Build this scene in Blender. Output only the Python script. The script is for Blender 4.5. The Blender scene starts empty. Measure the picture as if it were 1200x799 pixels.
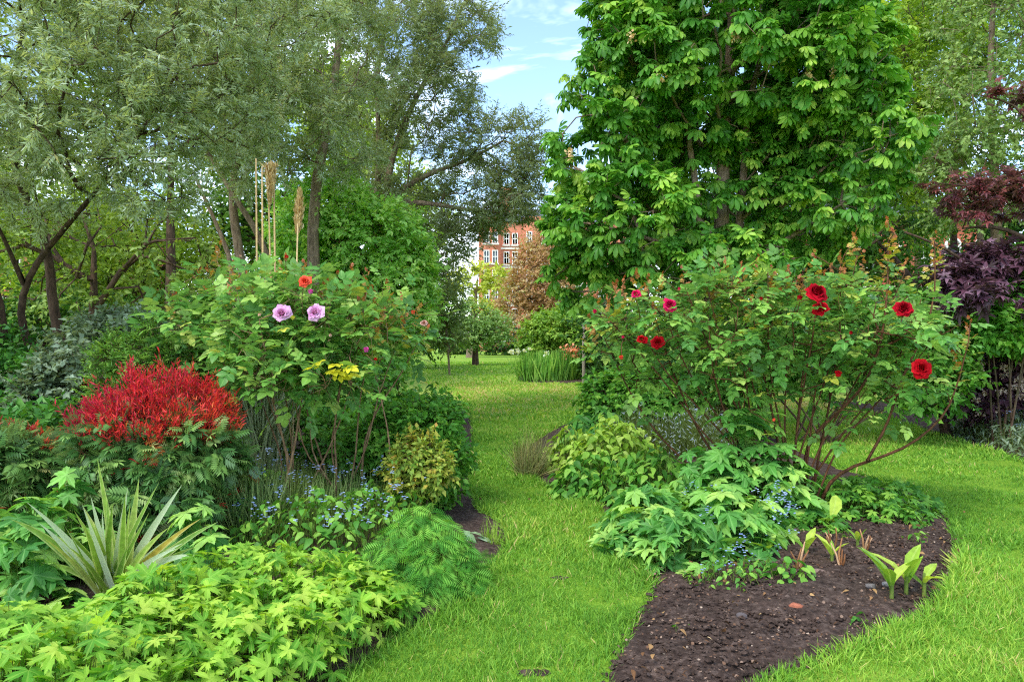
import bpy, math, numpy as np
rng = np.random.default_rng(11)
F, CX, HY, H = 850.0, 600.0, 397.0, 1.35      # focal length in photo pixels, centre column, horizon row, eye height (m)

def P(X, Y, d):
    return np.array([(X - CX) * d / F, d, H - (Y - HY) * d / F])
def G(X, Y):
    d = H * F / (Y - HY)
    return np.array([(X - CX) * d / F, d, 0.0])
def nrm(v):
    return v / np.maximum(np.linalg.norm(v, axis=-1, keepdims=True), 1e-9)
def U(a, b, n=None):
    return rng.uniform(a, b, n)
def N(n, s=1.0):
    return rng.normal(0, s, n)

# ------------------------------------------------------------------ geometry collector
class Geo:
    def __init__(s):
        s.V, s.A, s.F, s.n = [], [], [], 0
    def add(s, V, faces, A=None):
        V = np.asarray(V, float).reshape(-1, 3)
        if A is None:
            A = np.zeros((len(V), 3))
        s.V.append(V); s.A.append(np.asarray(A, float))
        for f in faces:
            f = np.asarray(f, np.int64)
            if len(f):
                s.F.append(f + s.n)
        s.n += len(V)
    def inst(s, tpl, Pt, T, Nn, S, R=None, flex=None):
        """copies of a leaf template: base points, tip directions, rough normals, sizes"""
        tv, tf, ta = tpl
        n, m = len(Pt), len(tv)
        if n == 0: return
        T = nrm(T)
        Z = nrm(Nn - (Nn * T).sum(1, keepdims=True) * T)
        X = np.cross(T, Z)
        S = np.broadcast_to(np.asarray(S, float), (n,))
        v = tv[None] * np.ones((n, 1, 1))
        if flex is not None:                      # every copy droops by its own amount
            v = v.copy(); v[:, :, 2] -= flex[:, None] * (tv[None, :, 1] ** 2 + .3 * tv[None, :, 0] ** 2)
        V = Pt[:, None] + S[:, None, None] * (v[:, :, :1] * X[:, None] + v[:, :, 1:2] * T[:, None] + v[:, :, 2:] * Z[:, None])
        if R is None: R = U(0, 1, n)
        A = np.empty((n, m, 3)); A[:, :, 0] = R[:, None]; A[:, :, 1:] = ta[None]
        off = (np.arange(n) * m)[:, None, None]
        s.add(V.reshape(-1, 3), [(f[None] + off).reshape(-1, f.shape[1]) for f in tf], A.reshape(-1, 3))
    def tube(s, pts, rad, k=6, cap=True, r=None):
        pts = np.asarray(pts, float); rad = np.asarray(rad, float); n = len(pts)
        t = nrm(np.gradient(pts, axis=0))
        ref = np.array([.31, .94, .12]) if abs(t[:, 1]).mean() < .8 else np.array([.94, .1, .31])
        x = nrm(np.cross(t, ref)); y = np.cross(t, x)
        a = np.arange(k) * 2 * math.pi / k
        V = pts[:, None] + rad[:, None, None] * (np.cos(a)[None, :, None] * x[:, None] + np.sin(a)[None, :, None] * y[:, None])
        i = np.arange(n - 1)[:, None] * k; j = np.arange(k)[None]; j2 = (j + 1) % k
        q = np.stack([i + j, i + j2, i + k + j2, i + k + j], -1).reshape(-1, 4)
        fs = [q]
        V = V.reshape(-1, 3)
        A = np.zeros((len(V), 3)); A[:, 0] = U(0, 1) if r is None else r
        L = np.concatenate([[0], np.cumsum(np.linalg.norm(np.diff(pts, axis=0), axis=1))])
        A[:, 1] = np.tile(a / 6.2832, n); A[:, 2] = np.repeat(L, k)
        if cap:
            fs.append(np.arange(k)[None] + (n - 1) * k)
        s.add(V, fs, A)
    def prisms(s, P0, P1, r0, r1, k=3, R=None):
        n = len(P0)
        if n == 0: return
        t = nrm(P1 - P0); x = nrm(np.cross(t, [.31, .3, .9])); y = np.cross(t, x)
        a = np.arange(k) * 2 * math.pi / k
        c = np.cos(a)[None, :, None] * x[:, None] + np.sin(a)[None, :, None] * y[:, None]
        r0 = np.broadcast_to(r0, (n,))[:, None, None]; r1 = np.broadcast_to(r1, (n,))[:, None, None]
        V = np.concatenate([P0[:, None] + r0 * c, P1[:, None] + r1 * c], 1)
        j = np.arange(k); q = np.stack([j, (j + 1) % k, (j + 1) % k + k, j + k], 1)
        A = np.zeros((n, 2 * k, 3)); A[:, :, 0] = (U(0, 1, n) if R is None else R)[:, None]; A[:, k:, 2] = 1
        s.add(V.reshape(-1, 3), [(q[None] + (np.arange(n) * 2 * k)[:, None, None]).reshape(-1, 4)], A.reshape(-1, 3))
    def box(s, lo, hi):
        lo = np.array(lo, float); hi = np.array(hi, float)
        V = np.array([[x, y, z] for x in (0, 1) for y in (0, 1) for z in (0, 1)]) * (hi - lo) + lo
        s.add(V, [[[0, 1, 3, 2], [4, 6, 7, 5], [0, 4, 5, 1], [2, 3, 7, 6], [0, 2, 6, 4], [1, 5, 7, 3]]])

OFF = {}
def tag(o, label=None, cat=None, group=None, kind=None):
    if label: o['label'] = label
    if cat: o['category'] = cat
    if group: o['group'] = group
    if kind: o['kind'] = kind
    return o
def link(o):
    bpy.context.scene.collection.objects.link(o); return o
def thing(name, label, cat, loc, group=None):
    o = link(bpy.data.objects.new(name, None)); o.location = loc; o.empty_display_size = .1
    OFF[o.name] = np.array(loc, float)
    return tag(o, label, cat, group)
def build(name, g, mat, parent=None, smooth=True, label=None):
    V = np.concatenate(g.V); A = np.concatenate(g.A)
    off = OFF.get(parent.name, np.zeros(3)) if parent else np.zeros(3)
    V = V - off
    me = bpy.data.meshes.new(name)
    me.vertices.add(len(V)); me.vertices.foreach_set('co', V.astype(np.float32).ravel())
    loops = np.concatenate([f.ravel() for f in g.F]).astype(np.int32)
    cnt = np.concatenate([np.full(len(f), f.shape[1]) for f in g.F])
    st = np.concatenate([[0], np.cumsum(cnt)[:-1]]).astype(np.int32)
    me.loops.add(len(loops)); me.loops.foreach_set('vertex_index', loops)
    me.polygons.add(len(st)); me.polygons.foreach_set('loop_start', st)
    me.update(calc_edges=True)
    me.polygons.foreach_set('use_smooth', np.full(len(st), bool(smooth)))
    at = me.attributes.new('la', 'FLOAT_VECTOR', 'POINT'); at.data.foreach_set('vector', A.astype(np.float32).ravel())
    me.materials.append(mat)
    o = link(bpy.data.objects.new(name, me))
    if parent:
        o.parent = parent; OFF[o.name] = off
    if label: o['label'] = label
    return o

# ------------------------------------------------------------------ materials
def lin(h):
    h = h.lstrip('#'); c = [int(h[i:i + 2], 16) / 255 for i in (0, 2, 4)]
    return [x / 12.92 if x <= .04045 else ((x + .055) / 1.055) ** 2.4 for x in c] + [1]
def col(c):
    return lin(c) if isinstance(c, str) else list(c)[:3] + [1]
class NT:
    def __init__(s, name):
        s.m = bpy.data.materials.new(name); s.m.use_nodes = True; s.t = s.m.node_tree; s.t.nodes.clear()
    def n(s, ty, **kw):
        x = s.t.nodes.new(ty)
        for k, v in kw.items():
            if k.startswith('i_'):
                x.inputs[k[2:]].default_value = v
            else: setattr(x, k, v)
        return x
    def l(s, a, b): s.t.links.new(a, b)
    def ramp(s, fac, stops, interp='LINEAR'):
        r = s.n('ShaderNodeValToRGB'); e = r.color_ramp.elements; r.color_ramp.interpolation = interp
        while len(e) < len(stops): e.new(.5)
        for q, (p, c) in zip(e, stops): q.position = p; q.color = col(c)
        s.l(fac, r.inputs[0]); return r.outputs[0]
    def math(s, op, a, b=None, c=None):
        x = s.n('ShaderNodeMath', operation=op)
        for i, v in enumerate((a, b, c)):
            if v is None: continue
            if isinstance(v, (int, float)): x.inputs[i].default_value = v
            else: s.l(v, x.inputs[i])
        return x.outputs[0]
    def mix(s, f, a, b, mode='MIX'):
        x = s.n('ShaderNodeMix', data_type='RGBA', blend_type=mode)
        for i, v in ((0, f), (6, a), (7, b)):
            if isinstance(v, (int, float)): x.inputs[i].default_value = v
            elif isinstance(v, (str, list, tuple)): x.inputs[i].default_value = col(v)
            else: s.l(v, x.inputs[i])
        return x.outputs[2]
    def noise(s, scale, detail=3, vec=None, rough=.55):
        x = s.n('ShaderNodeTexNoise'); x.inputs['Scale'].default_value = scale; x.inputs['Detail'].default_value = detail
        x.inputs['Roughness'].default_value = rough
        if vec is not None: s.l(vec, x.inputs['Vector'])
        return x.outputs['Fac']
    def pos(s):
        return s.n('ShaderNodeNewGeometry').outputs['Position']

def warm(c):                                     # foliage greens lean to yellow
    r, g, b = col(c)[:3]; y = .25 * r + .65 * g + .1 * b; q = .14 if g > r and g > b else 0
    r, g, b = r + (y - r) * q, g + (y - g) * q, b + (y - b) * q
    return (r * 1.18, g * 1.06, b * .71) if g > r * 1.35 and g > b else (r, g, b)
def leafmat(name, stops, trans=.3, rough=.45, spec=.35, rib=None, back=None, tint=1.25, patch=None, edge=None, tip=None):
    """leaf: per-leaf colour from the leaf's own random number, pale midrib, duller underside, light passing through"""
    k = NT(name)
    a = k.n('ShaderNodeAttribute', attribute_name='la'); sx = k.n('ShaderNodeSeparateXYZ'); k.l(a.outputs['Vector'], sx.inputs[0])
    c = k.ramp(sx.outputs[0], [(p_, warm(c_)) for p_, c_ in stops])
    au = k.math('ABSOLUTE', sx.outputs[1])
    if tip:                                        # the young / tinted tip of the leaf
        f = k.math('MULTIPLY', k.math('POWER', sx.outputs[2], tip[1]), tip[2]); c = k.mix(f, c, tip[0])
    if rib:
        f = k.math('MULTIPLY', k.math('SUBTRACT', 1.0, k.math('SMOOTHSTEP', au, 0.0, .22) if False else k.math('MINIMUM', k.math('MULTIPLY', au, 4.5), 1.0)), rib[1])
        c = k.mix(f, c, rib[0])
    if edge:                                       # pale stripe along both margins
        f = k.math('MULTIPLY', k.math('GREATER_THAN', au, edge[1]), edge[2]); c = k.mix(f, c, edge[0])
    nz = k.noise(patch or 55, 2, k.pos())
    c = k.mix(1.0, c, k.ramp(nz, [(.3, (.78, .78, .78)), (.7, (1.18, 1.18, 1.18))]), 'MULTIPLY')
    if back:
        c = k.mix(k.math('MULTIPLY', k.n('ShaderNodeNewGeometry').outputs['Backfacing'], back[1]), c, back[0])
    b = k.n('ShaderNodeBsdfPrincipled'); b.inputs['Roughness'].default_value = rough; b.inputs['Specular IOR Level'].default_value = spec * .6
    k.l(c, b.inputs['Base Color'])
    o = k.n('ShaderNodeOutputMaterial')
    if trans:
        t = k.n('ShaderNodeBsdfTranslucent')
        k.l(k.mix(1.0, c, (1.25 * tint, 1.15 * tint, .55), 'MULTIPLY'), t.inputs[0])
        m = k.n('ShaderNodeMixShader'); m.inputs[0].default_value = trans
        k.l(b.outputs[0], m.inputs[1]); k.l(t.outputs[0], m.inputs[2]); k.l(m.outputs[0], o.inputs[0])
    else:
        k.l(b.outputs[0], o.inputs[0])
    return k.m
def barkmat(name, c1, c2, scale=18, bump=.5, moss=None):
    k = NT(name); tc = k.n('ShaderNodeTexCoord'); mp = k.n('ShaderNodeMapping'); mp.inputs['Scale'].default_value = (1, 1, .28)
    k.l(tc.outputs['Object'], mp.inputs[0])
    nz = k.noise(scale, 5, mp.outputs[0], .65)
    c = k.ramp(nz, [(.3, c1), (.68, c2)])
    if moss:
        c = k.mix(k.math('MULTIPLY', k.ramp(k.noise(3.5, 3, tc.outputs['Object']), [(.45, (0, 0, 0)), (.65, (1, 1, 1))]), .55), c, moss)
    b = k.n('ShaderNodeBsdfPrincipled'); b.inputs['Roughness'].default_value = .85; b.inputs['Specular IOR Level'].default_value = .2
    bp = k.n('ShaderNodeBump'); bp.inputs['Strength'].default_value = bump; bp.inputs['Distance'].default_value = .03
    k.l(nz, bp.inputs['Height']); k.l(bp.outputs[0], b.inputs['Normal']); k.l(c, b.inputs['Base Color'])
    o = k.n('ShaderNodeOutputMaterial'); k.l(b.outputs[0], o.inputs[0]); return k.m
def plain(name, c, rough=.6, var=.15, scale=8, spec=.4):
    k = NT(name); c0 = col(c)
    nz = k.noise(scale, 4, k.n('ShaderNodeTexCoord').outputs['Object'])
    cc = k.ramp(nz, [(.25, [x * (1 - var) for x in c0[:3]]), (.75, [min(1, x * (1 + var)) for x in c0[:3]])])
    b = k.n('ShaderNodeBsdfPrincipled'); b.inputs['Roughness'].default_value = rough; b.inputs['Specular IOR Level'].default_value = spec
    k.l(cc, b.inputs['Base Color']); o = k.n('ShaderNodeOutputMaterial'); k.l(b.outputs[0], o.inputs[0]); return k.m

# ------------------------------------------------------------------ leaf templates: (verts, faces, (u, v) per vertex); y to the tip, z up
def blade(st, fold=.25, droop=.15, curl=0):
    """st: (y, halfwidth) stations"""
    V, A, idx = [], [], []
    for y, w in st:
        z = -droop * y * y
        if w <= 0: V.append((0, y, z)); A.append((0, y)); idx.append((len(V) - 1,))
        else:
            V += [(-w, y, z + fold * w), (0, y, z), (w, y, z + fold * w)]; A += [(-1, y), (0, y), (1, y)]; n = len(V); idx.append((n - 3, n - 2, n - 1))
    T, Q = [], []
    for a, b in zip(idx, idx[1:]):
        if len(a) == 1 and len(b) == 3: T += [(a[0], b[1], b[0]), (a[0], b[2], b[1])]
        elif len(a) == 3 and len(b) == 1: T += [(a[0], a[1], b[0]), (a[1], a[2], b[0])]
        else: Q += [(a[0], a[1], b[1], b[0]), (a[1], a[2], b[2], b[1])]
    fs = []
    if T: fs.append(np.array(T))
    if Q: fs.append(np.array(Q))
    return np.array(V, float), fs, np.array(A, float)
def combine(parts):
    """parts: (template, offset(3), yaw, pitch, scale)"""
    Vs, As, Fs, n = [], [], {}, 0
    for (tv, tf, ta), off, yaw, pitch, sc in parts:
        v = tv * sc
        cp, sp = math.cos(pitch), math.sin(pitch)
        v = np.stack([v[:, 0], v[:, 1] * cp - v[:, 2] * sp, v[:, 1] * sp + v[:, 2] * cp], 1)
        cy, sy = math.cos(yaw), math.sin(yaw)
        v = np.stack([v[:, 0] * cy + v[:, 1] * sy, -v[:, 0] * sy + v[:, 1] * cy, v[:, 2]], 1) + np.array(off)
        Vs.append(v); As.append(ta)
        for f in tf: Fs.setdefault(f.shape[1], []).append(f + n)
        n += len(tv)
    return np.concatenate(Vs), [np.concatenate(f) for f in Fs.values()], np.concatenate(As)
def fan(lobes, droop=.25, fold=.12, teeth=((-.62, .74), (-.45, .70), (-.3, .93), (-.17, .88), (0, 1.0), (.17, .88), (.3, .93), (.45, .70), (.62, .74)), sinus=.38, half=.5, ring=.5):
    """palmate lobed leaf: lobes = (angle, length); a fan with one inner ring, folded along each lobe"""
    out = []
    for i, (a, L) in enumerate(lobes):
        w = half
        out.append((a - w, sinus * L, 1))
        for t, r in teeth: out.append((a + t * w, r * L, abs(t)))
    out.append((lobes[-1][0] + half, sinus * lobes[-1][1], 1))
    V, A = [(0, 0, 0)], [(0, 0)]
    n = len(out)
    for kk in (ring, 1):
        for a, r, t in out:
            rr = min(r, .6) * kk / ring * ring if kk != 1 else r
            z = -droop * rr * rr + fold * rr * (t - .35)
            V.append((math.sin(a) * rr, math.cos(a) * rr, z)); A.append((t, rr))
    T = [(0, 1 + i + 1, 1 + i) for i in range(n - 1)]
    Q = [(1 + i, 2 + i, 1 + n + i + 1, 1 + n + i) for i in range(n - 1)]
    return np.array(V, float), [np.array(T), np.array(Q)], np.array(A, float)

OVATE = blade([(0, 0), (.12, .16), (.38, .30), (.7, .19), (1, 0)], .28, .22)
OVATE_FAR = blade([(0, 0), (.42, .30), (1, 0)], .3, .2)
ROUND = blade([(0, 0), (.15, .27), (.5, .42), (.85, .25), (1, 0)], .2, .15)
NARROW = blade([(0, 0), (.45, .12), (1, 0)], .3, .25)
LANCE = blade([(0, 0), (.3, .13), (.7, .10), (1, 0)], .3, .3)
OBOV = blade([(0, 0), (.25, .06), (.68, .19), (.88, .15), (1, 0)], .35, .35)
CHEST = combine([(OBOV, (0, 0, 0), a, -.25 - .18 * abs(a) / 2, L) for a, L in ((-2.05, .55), (-1.35, .8), (-.68, .95), (0, 1), (.68, .95), (1.35, .8), (2.05, .55))])
RLEAF = blade([(0, 0), (.14, .22), (.42, .37), (.74, .24), (1, 0)], .22, .16)
ROSE = combine([(RLEAF, (0, .66, -.02), 0, -.08, .54), (RLEAF, (0, .56, 0), 1.1, .05, .46), (RLEAF, (0, .56, 0), -1.1, -.02, .47),
                (RLEAF, (0, .26, 0), 1.25, .0, .36), (RLEAF, (0, .26, 0), -1.25, .06, .35), (blade([(0, .008), (.75, .006)], 0, 0), (0, 0, 0), 0, 0, 1)])
PINN = combine([(LANCE, (0, .12 + .13 * i, .02), s * 1.0, .02, .5 - .03 * i) for i in range(6) for s in (1, -1)] + [(LANCE, (0, .8, 0), 0, -.1, .35)])
LEAFLET = blade([(0, 0), (.4, .075), (1, 0)], .3, .2)
FERN = combine([(LEAFLET, (0, .1 + .1 * i, 0), s * 1.15, -.05, .34 * math.sin(math.pi * (.18 + .8 * i / 9)) + .06) for i in range(9) for s in (1, -1)] + [(LANCE, (0, .92, 0), 0, -.1, .14)])
GERAN = fan([(-2.15, .82), (-1.08, .95), (0, 1), (1.08, .95), (2.15, .82)], .10, .12, sinus=.34, half=.535, teeth=((-.72, .60), (-.56, .64), (-.42, .95), (-.2, .80), (0, 1.06), (.2, .80), (.42, .95), (.56, .64), (.72, .60)))
ANEMO = combine([(fan([(-.8, .74), (0, 1), (.8, .74)], .12, .14, teeth=((-.75, .66), (-.5, .82), (-.36, .78), (-.18, .92), (0, 1.06), (.18, .92), (.36, .78), (.5, .82), (.75, .66)), sinus=.55, half=.42), (0, .06, 0), y, -.1, s)
                 for y, s in ((0, 1), (1.75, .82), (-1.75, .82))])
MAPLE = fan([(-1.9, .62), (-.95, .88), (0, 1), (.95, .88), (1.9, .62)], .2, .12, teeth=((-.6, .52), (-.3, .74), (0, 1), (.3, .74), (.6, .52)), sinus=.4, half=.475)
FINE = blade([(0, 0), (.4, .085), (1, 0)], .3, .2)

# ------------------------------------------------------------------ branching
def lobes_px(spec):
    """(X, Y, rx, ry, d, depth radius, weight) -> world ellipsoids"""
    out = []
    for X, Y, rx, ry, d, rd, *w in spec:
        out.append((P(X, Y, d), np.array([rx * d / F, rd, ry * d / F]), w[0] if w else 1.0))
    return out
def sample(lobes, n, shell=.5, zmin=.03):
    w = np.array([(r[0] * r[2] + r[0] * r[1] + r[1] * r[2]) * ww for c, r, ww in lobes]); w = w / w.sum()
    i = rng.choice(len(lobes), n, p=w)
    C = np.array([l[0] for l in lobes])[i]; R = np.array([l[1] for l in lobes])[i]
    d = nrm(N((n, 3))); q = shell + (1 - shell) * U(0, 1, n) ** .7
    p = C + R * d * q[:, None]
    ok = p[:, 2] > zmin
    return p[ok], nrm(d / R)[ok]
def skeleton(seeds, targets, bf=.3, seg=.35, jit=.05, up=.15):
    """grow branches from seed limbs to every target; returns nodes, parents, radii fixed (0 = free), tip flags"""
    cap = 6000 + len(targets) * 14
    Q = np.zeros((cap, 3)); par = np.full(cap, -1); pl = np.zeros(cap); fr = np.zeros(cap); n = 0
    for pts, r0, r1 in seeds:
        pts = np.asarray(pts, float)
        D = np.linalg.norm(np.diff(pts, axis=0), axis=1); L = np.concatenate([[0], np.cumsum(D)]); m = max(4, int(L[-1] / seg * 1.5))
        s = np.linspace(0, L[-1], m)
        # smooth polyline
        c = np.stack([np.interp(s, L, pts[:, q]) for q in range(3)], 1)
        for _ in range(2):
            c[1:-1] = .25 * c[:-2] + .5 * c[1:-1] + .25 * c[2:]
        c[1:-1] += N((m - 2, 3), jit * .12 * seg)
        if n:
            j = int(np.argmin(((Q[:n] - c[0]) ** 2).sum(1))) if np.min(((Q[:n] - c[0]) ** 2).sum(1)) < (seg * 1.2) ** 2 else -1
        else: j = -1
        for q in range(m):
            Q[n] = c[q]; par[n] = j if q == 0 else n - 1
            pl[n] = (pl[par[n]] + np.linalg.norm(Q[n] - Q[par[n]])) if par[n] >= 0 else 0
            fr[n] = r0 + (r1 - r0) * q / (m - 1); n += 1
    n0 = n
    dm = np.min(((targets[:, None] - Q[None, :n0:max(1, n0 // 60)]) ** 2).sum(2), 1)
    tips = []
    for t in targets[np.argsort(dm)]:
        d = np.sqrt(((Q[:n] - t) ** 2).sum(1))
        a = int(np.argmin(d + bf * pl[:n])); L = d[a]
        if L < 1e-4: continue
        m = max(1, min(10, int(math.ceil(L / seg))))
        u = (Q[a] - Q[par[a]]) if par[a] >= 0 else np.array([0, 0, 1.]); u = u / (np.linalg.norm(u) + 1e-9)
        ctl = Q[a] + L * (.35 * u + np.array([0, 0, up])) + N(3, jit * L)
        last = a
        for q in range(1, m + 1):
            s = q / m
            Q[n] = (1 - s) ** 2 * Q[a] + 2 * s * (1 - s) * ctl + s * s * t + (N(3, jit * seg * .5) if q < m else 0)
            par[n] = last; pl[n] = pl[last] + np.linalg.norm(Q[n] - Q[last]); last = n; n += 1
        tips.append(last)
    return Q[:n], par[:n], fr[:n], np.array(tips)
def wood(g, sk, rt=.006, expo=.45, kmax=9):
    Q, par, fr, tips = sk; n = len(Q)
    c = np.zeros(n); c[tips] = 1
    for i in range(n - 1, -1, -1):
        if par[i] >= 0: c[par[i]] += c[i]
    r = rt * np.maximum(c, 1) ** expo
    r = np.where(fr > 0, fr, r)
    for i in range(n):
        if par[i] >= 0 and fr[i] == 0: r[i] = min(r[i], r[par[i]] * .92)
    kids = [[] for _ in range(n)]
    for i in range(n):
        if par[i] >= 0: kids[par[i]].append(i)
    starts = [i for i in range(n) if par[i] < 0]
    while starts:
        i = starts.pop(); ch = [i]; p = par[i]
        while kids[ch[-1]]:
            k = sorted(kids[ch[-1]], key=lambda x: -(r[x] + (1 if fr[x] > 0 and fr[ch[-1]] > 0 else 0)))
            ch.append(k[0]); starts += k[1:]
        pts = [Q[p]] + [Q[x] for x in ch] if p >= 0 else [Q[x] for x in ch]
        rr = [r[ch[0]]] + [r[x] for x in ch] if p >= 0 else [r[x] for x in ch]
        if len(pts) < 2: continue
        rm = max(rr); g.tube(pts, rr, kmax if rm > .05 else (6 if rm > .018 else 4), True)
    return r
def sprays(gw, gl, tp, out, tpl, nt=4, L=.25, per=6, size=.06, spread=.7, up=.2, droop=.2, rt=.002, flat=.6, sizevar=.35, flex=(-.05, .3), nrand=.45, rfun=None, start=.25, fwd=.75, twig=True):
    """short twigs radiating from the branch tips, leaves set alternately along each"""
    n = len(tp)
    if n == 0: return
    B = np.repeat(tp, nt, 0); O = np.repeat(out, nt, 0)
    D = nrm(O * .8 + N((n * nt, 3), spread) + np.array([0, 0, up]))
    LL = L * U(.5, 1.2, n * nt)
    E = B + D * LL[:, None]
    if twig and gw is not None: gw.prisms(B, E, rt, rt * .4, 3)
    s = np.tile(np.linspace(start, 1, per), (n * nt, 1)) + U(-.06, .06, (n * nt, per))
    side = nrm(np.cross(D, nrm(np.array([0, 0, 1.]) + N((n * nt, 3), .35))))
    sg = np.where(np.arange(per) % 2, 1., -1.)[None, :, None] * np.ones((n * nt, 1, 1))
    sg = sg * np.where(s > .95, .2, 1.)[:, :, None]
    Lp = (B[:, None] + D[:, None] * (LL[:, None] * s)[:, :, None]).reshape(-1, 3)
    T = (D[:, None] * fwd + side[:, None] * sg + N((n * nt, per, 3), .25)).reshape(-1, 3); T[:, 2] -= droop
    m = len(Lp)
    Nn = np.array([0, 0, 1.]) * flat + N((m, 3), nrand) + np.repeat(O, per, 0) * .35
    base = U(0, 1, n).repeat(nt * per) * .5 + U(0, 1, m) * .5
    if rfun is not None: base = rfun(Lp, np.tile(s.reshape(-1), 1), base)
    gl.inst(tpl, Lp, T, Nn, size * U(1 - sizevar, 1 + sizevar, m), base, U(flex[0], flex[1], m))
# ================================================================== the scene
sc = bpy.context.scene
cam = bpy.data.cameras.new('camera'); cam.sensor_width = 36; cam.lens = F / 1200 * 36; cam.clip_end = 2000; cam.clip_start = .05
co = link(bpy.data.objects.new('camera', cam)); co.location = (0, 0, H); co.rotation_euler = (math.pi / 2, 0, 0); cam.shift_y = -2.5 / 1200
sc.camera = co

# ---- sky and sun
CLOUD_AT = (.35, .1, .2)
SUN_EL, SUN_AZ = math.radians(54), math.radians(-52)      # azimuth from +Y towards +X: high over the left shoulder
w = bpy.data.worlds.new('World'); sc.world = w; w.use_nodes = True; t = w.node_tree; t.nodes.clear()
sky = t.nodes.new('ShaderNodeTexSky'); sky.sky_type = 'NISHITA'; sky.sun_disc = False
sky.sun_elevation = SUN_EL; sky.sun_rotation = math.radians(180) + SUN_AZ; sky.ozone_density = 2.5; sky.dust_density = .6
tc = t.nodes.new('ShaderNodeTexCoord'); mp = t.nodes.new('ShaderNodeMapping'); mp.inputs['Scale'].default_value = (1, 1, 2.6); mp.inputs['Rotation'].default_value = (0, .35, .4)
t.links.new(tc.outputs['Generated'], mp.inputs[0])
nz = t.nodes.new('ShaderNodeTexNoise'); nz.inputs['Scale'].default_value = 3.1; nz.inputs['Detail'].default_value = 6; nz.inputs['Roughness'].default_value = .55; nz.inputs['Distortion'].default_value = .6
t.links.new(mp.outputs[0], nz.inputs['Vector'])
rp = t.nodes.new('ShaderNodeValToRGB'); rp.color_ramp.elements[0].position = .47; rp.color_ramp.elements[1].position = .80; mp.inputs['Location'].default_value = CLOUD_AT
t.links.new(nz.outputs['Fac'], rp.inputs[0])
mx = t.nodes.new('ShaderNodeMix'); mx.data_type = 'RGBA'; mx.inputs[7].default_value = (9.5, 9.8, 10.3, 1)
t.links.new(rp.outputs[0], mx.inputs[0]); t.links.new(sky.outputs[0], mx.inputs[6])
bg = t.nodes.new('ShaderNodeBackground'); bg.inputs[1].default_value = .15
t.links.new(mx.outputs[2], bg.inputs[0]); ow = t.nodes.new('ShaderNodeOutputWorld'); t.links.new(bg.outputs[0], ow.inputs[0])
sl = bpy.data.lights.new('sun', 'SUN'); sl.energy = 1.2; sl.angle = math.radians(18); sl.color = (1, .95, .86)
so = link(bpy.data.objects.new('sun', sl))
from mathutils import Vector
sd = Vector((math.sin(SUN_AZ + math.pi) * math.cos(SUN_EL), math.cos(SUN_AZ + math.pi) * math.cos(SUN_EL), math.sin(SUN_EL)))  # towards the sun: behind-left of the camera
sd = Vector((-.5, -.62, 0)).normalized() * math.cos(SUN_EL) + Vector((0, 0, math.sin(SUN_EL)))
so.rotation_euler = sd.to_track_quat('Z', 'Y').to_euler()
sky.sun_rotation = math.atan2(sd.x, sd.y)
sc.view_settings.view_transform = 'Standard'; sc.view_settings.look = 'None'; sc.view_settings.exposure = EXPOSURE = 1.48; sc.view_settings.gamma = 1
sc.cycles.max_bounces = 8; sc.cycles.diffuse_bounces = 5; sc.cycles.glossy_bounces = 2; sc.cycles.transmission_bounces = 5
sc.cycles.filter_width = 1.15; sc.cycles.use_denoising = False; sc.cycles.caustics_reflective = False; sc.cycles.caustics_refractive = False
sc.cycles.sample_clamp_indirect = 6

# ------------------------------------------------------------------ ground, beds, lawn
def poly(px):
    return np.array([G(*p)[:2] for p in px])
def inside(p, pg):
    x, y = p[:, 0], p[:, 1]; r = np.zeros(len(p), bool)
    for (x1, y1), (x2, y2) in zip(pg, np.roll(pg, -1, 0)):
        c = ((y1 > y) != (y2 > y)) & (x < (x2 - x1) * (y - y1) / (y2 - y1 + 1e-12) + x1); r ^= c
    return r
def edge_dist(p, pg):
    d = np.full(len(p), 1e9)
    for a, b in zip(pg, np.roll(pg, -1, 0)):
        ab = b - a; q = np.clip(((p - a) @ ab) / (ab @ ab + 1e-12), 0, 1)
        d = np.minimum(d, np.linalg.norm(p - a - q[:, None] * ab, axis=1))
    return d
def smooth_poly(pg, it=2):
    for _ in range(it):
        nx = np.roll(pg, -1, 0); pg = np.stack([.75 * pg + .25 * nx, .25 * pg + .75 * nx], 1).reshape(-1, 2)
    return pg
BED_R = smooth_poly(poly([(660, 900), (700, 799), (735, 730), (764, 685), (742, 640), (690, 588), (640, 570), (604, 558), (596, 545), (618, 520), (668, 492), (730, 474), (800, 478), (880, 496), (955, 540), (1050, 568), (1110, 598), (1138, 655), (1112, 716), (1015, 764), (900, 802), (830, 880)]))
BED_L = smooth_poly(np.concatenate([poly([(345, 880), (400, 799), (488, 738), (545, 708), (574, 668), (598, 648), (603, 625), (585, 608), (562, 596), (553, 560), (560, 505), (545, 470), (500, 448), (440, 430)]),
                    np.array([[-8., 34], [-16, 34], [-16, 1.2], [-3, 1.2]])]), 2)
BED_B = smooth_poly(np.concatenate([poly([(1215, 545), (1150, 528), (1090, 508), (1045, 490), (930, 470), (860, 462), (760, 457), (700, 453), (690, 447), (760, 436)]), np.array([[12., 26], [22, 24], [22, 5.5], [7., 5.0]])]), 2)
BED_I = smooth_poly(poly([(604, 447), (640, 449), (700, 450), (712, 443), (690, 436), (640, 436), (606, 440)]), 2)
BEDS = [BED_R, BED_L, BED_B, BED_I]
def lawn_ok(p):
    r = np.ones(len(p), bool)
    for b in BEDS: r &= ~(inside(p, b) & (edge_dist(p, b) > .05))
    return r
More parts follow.
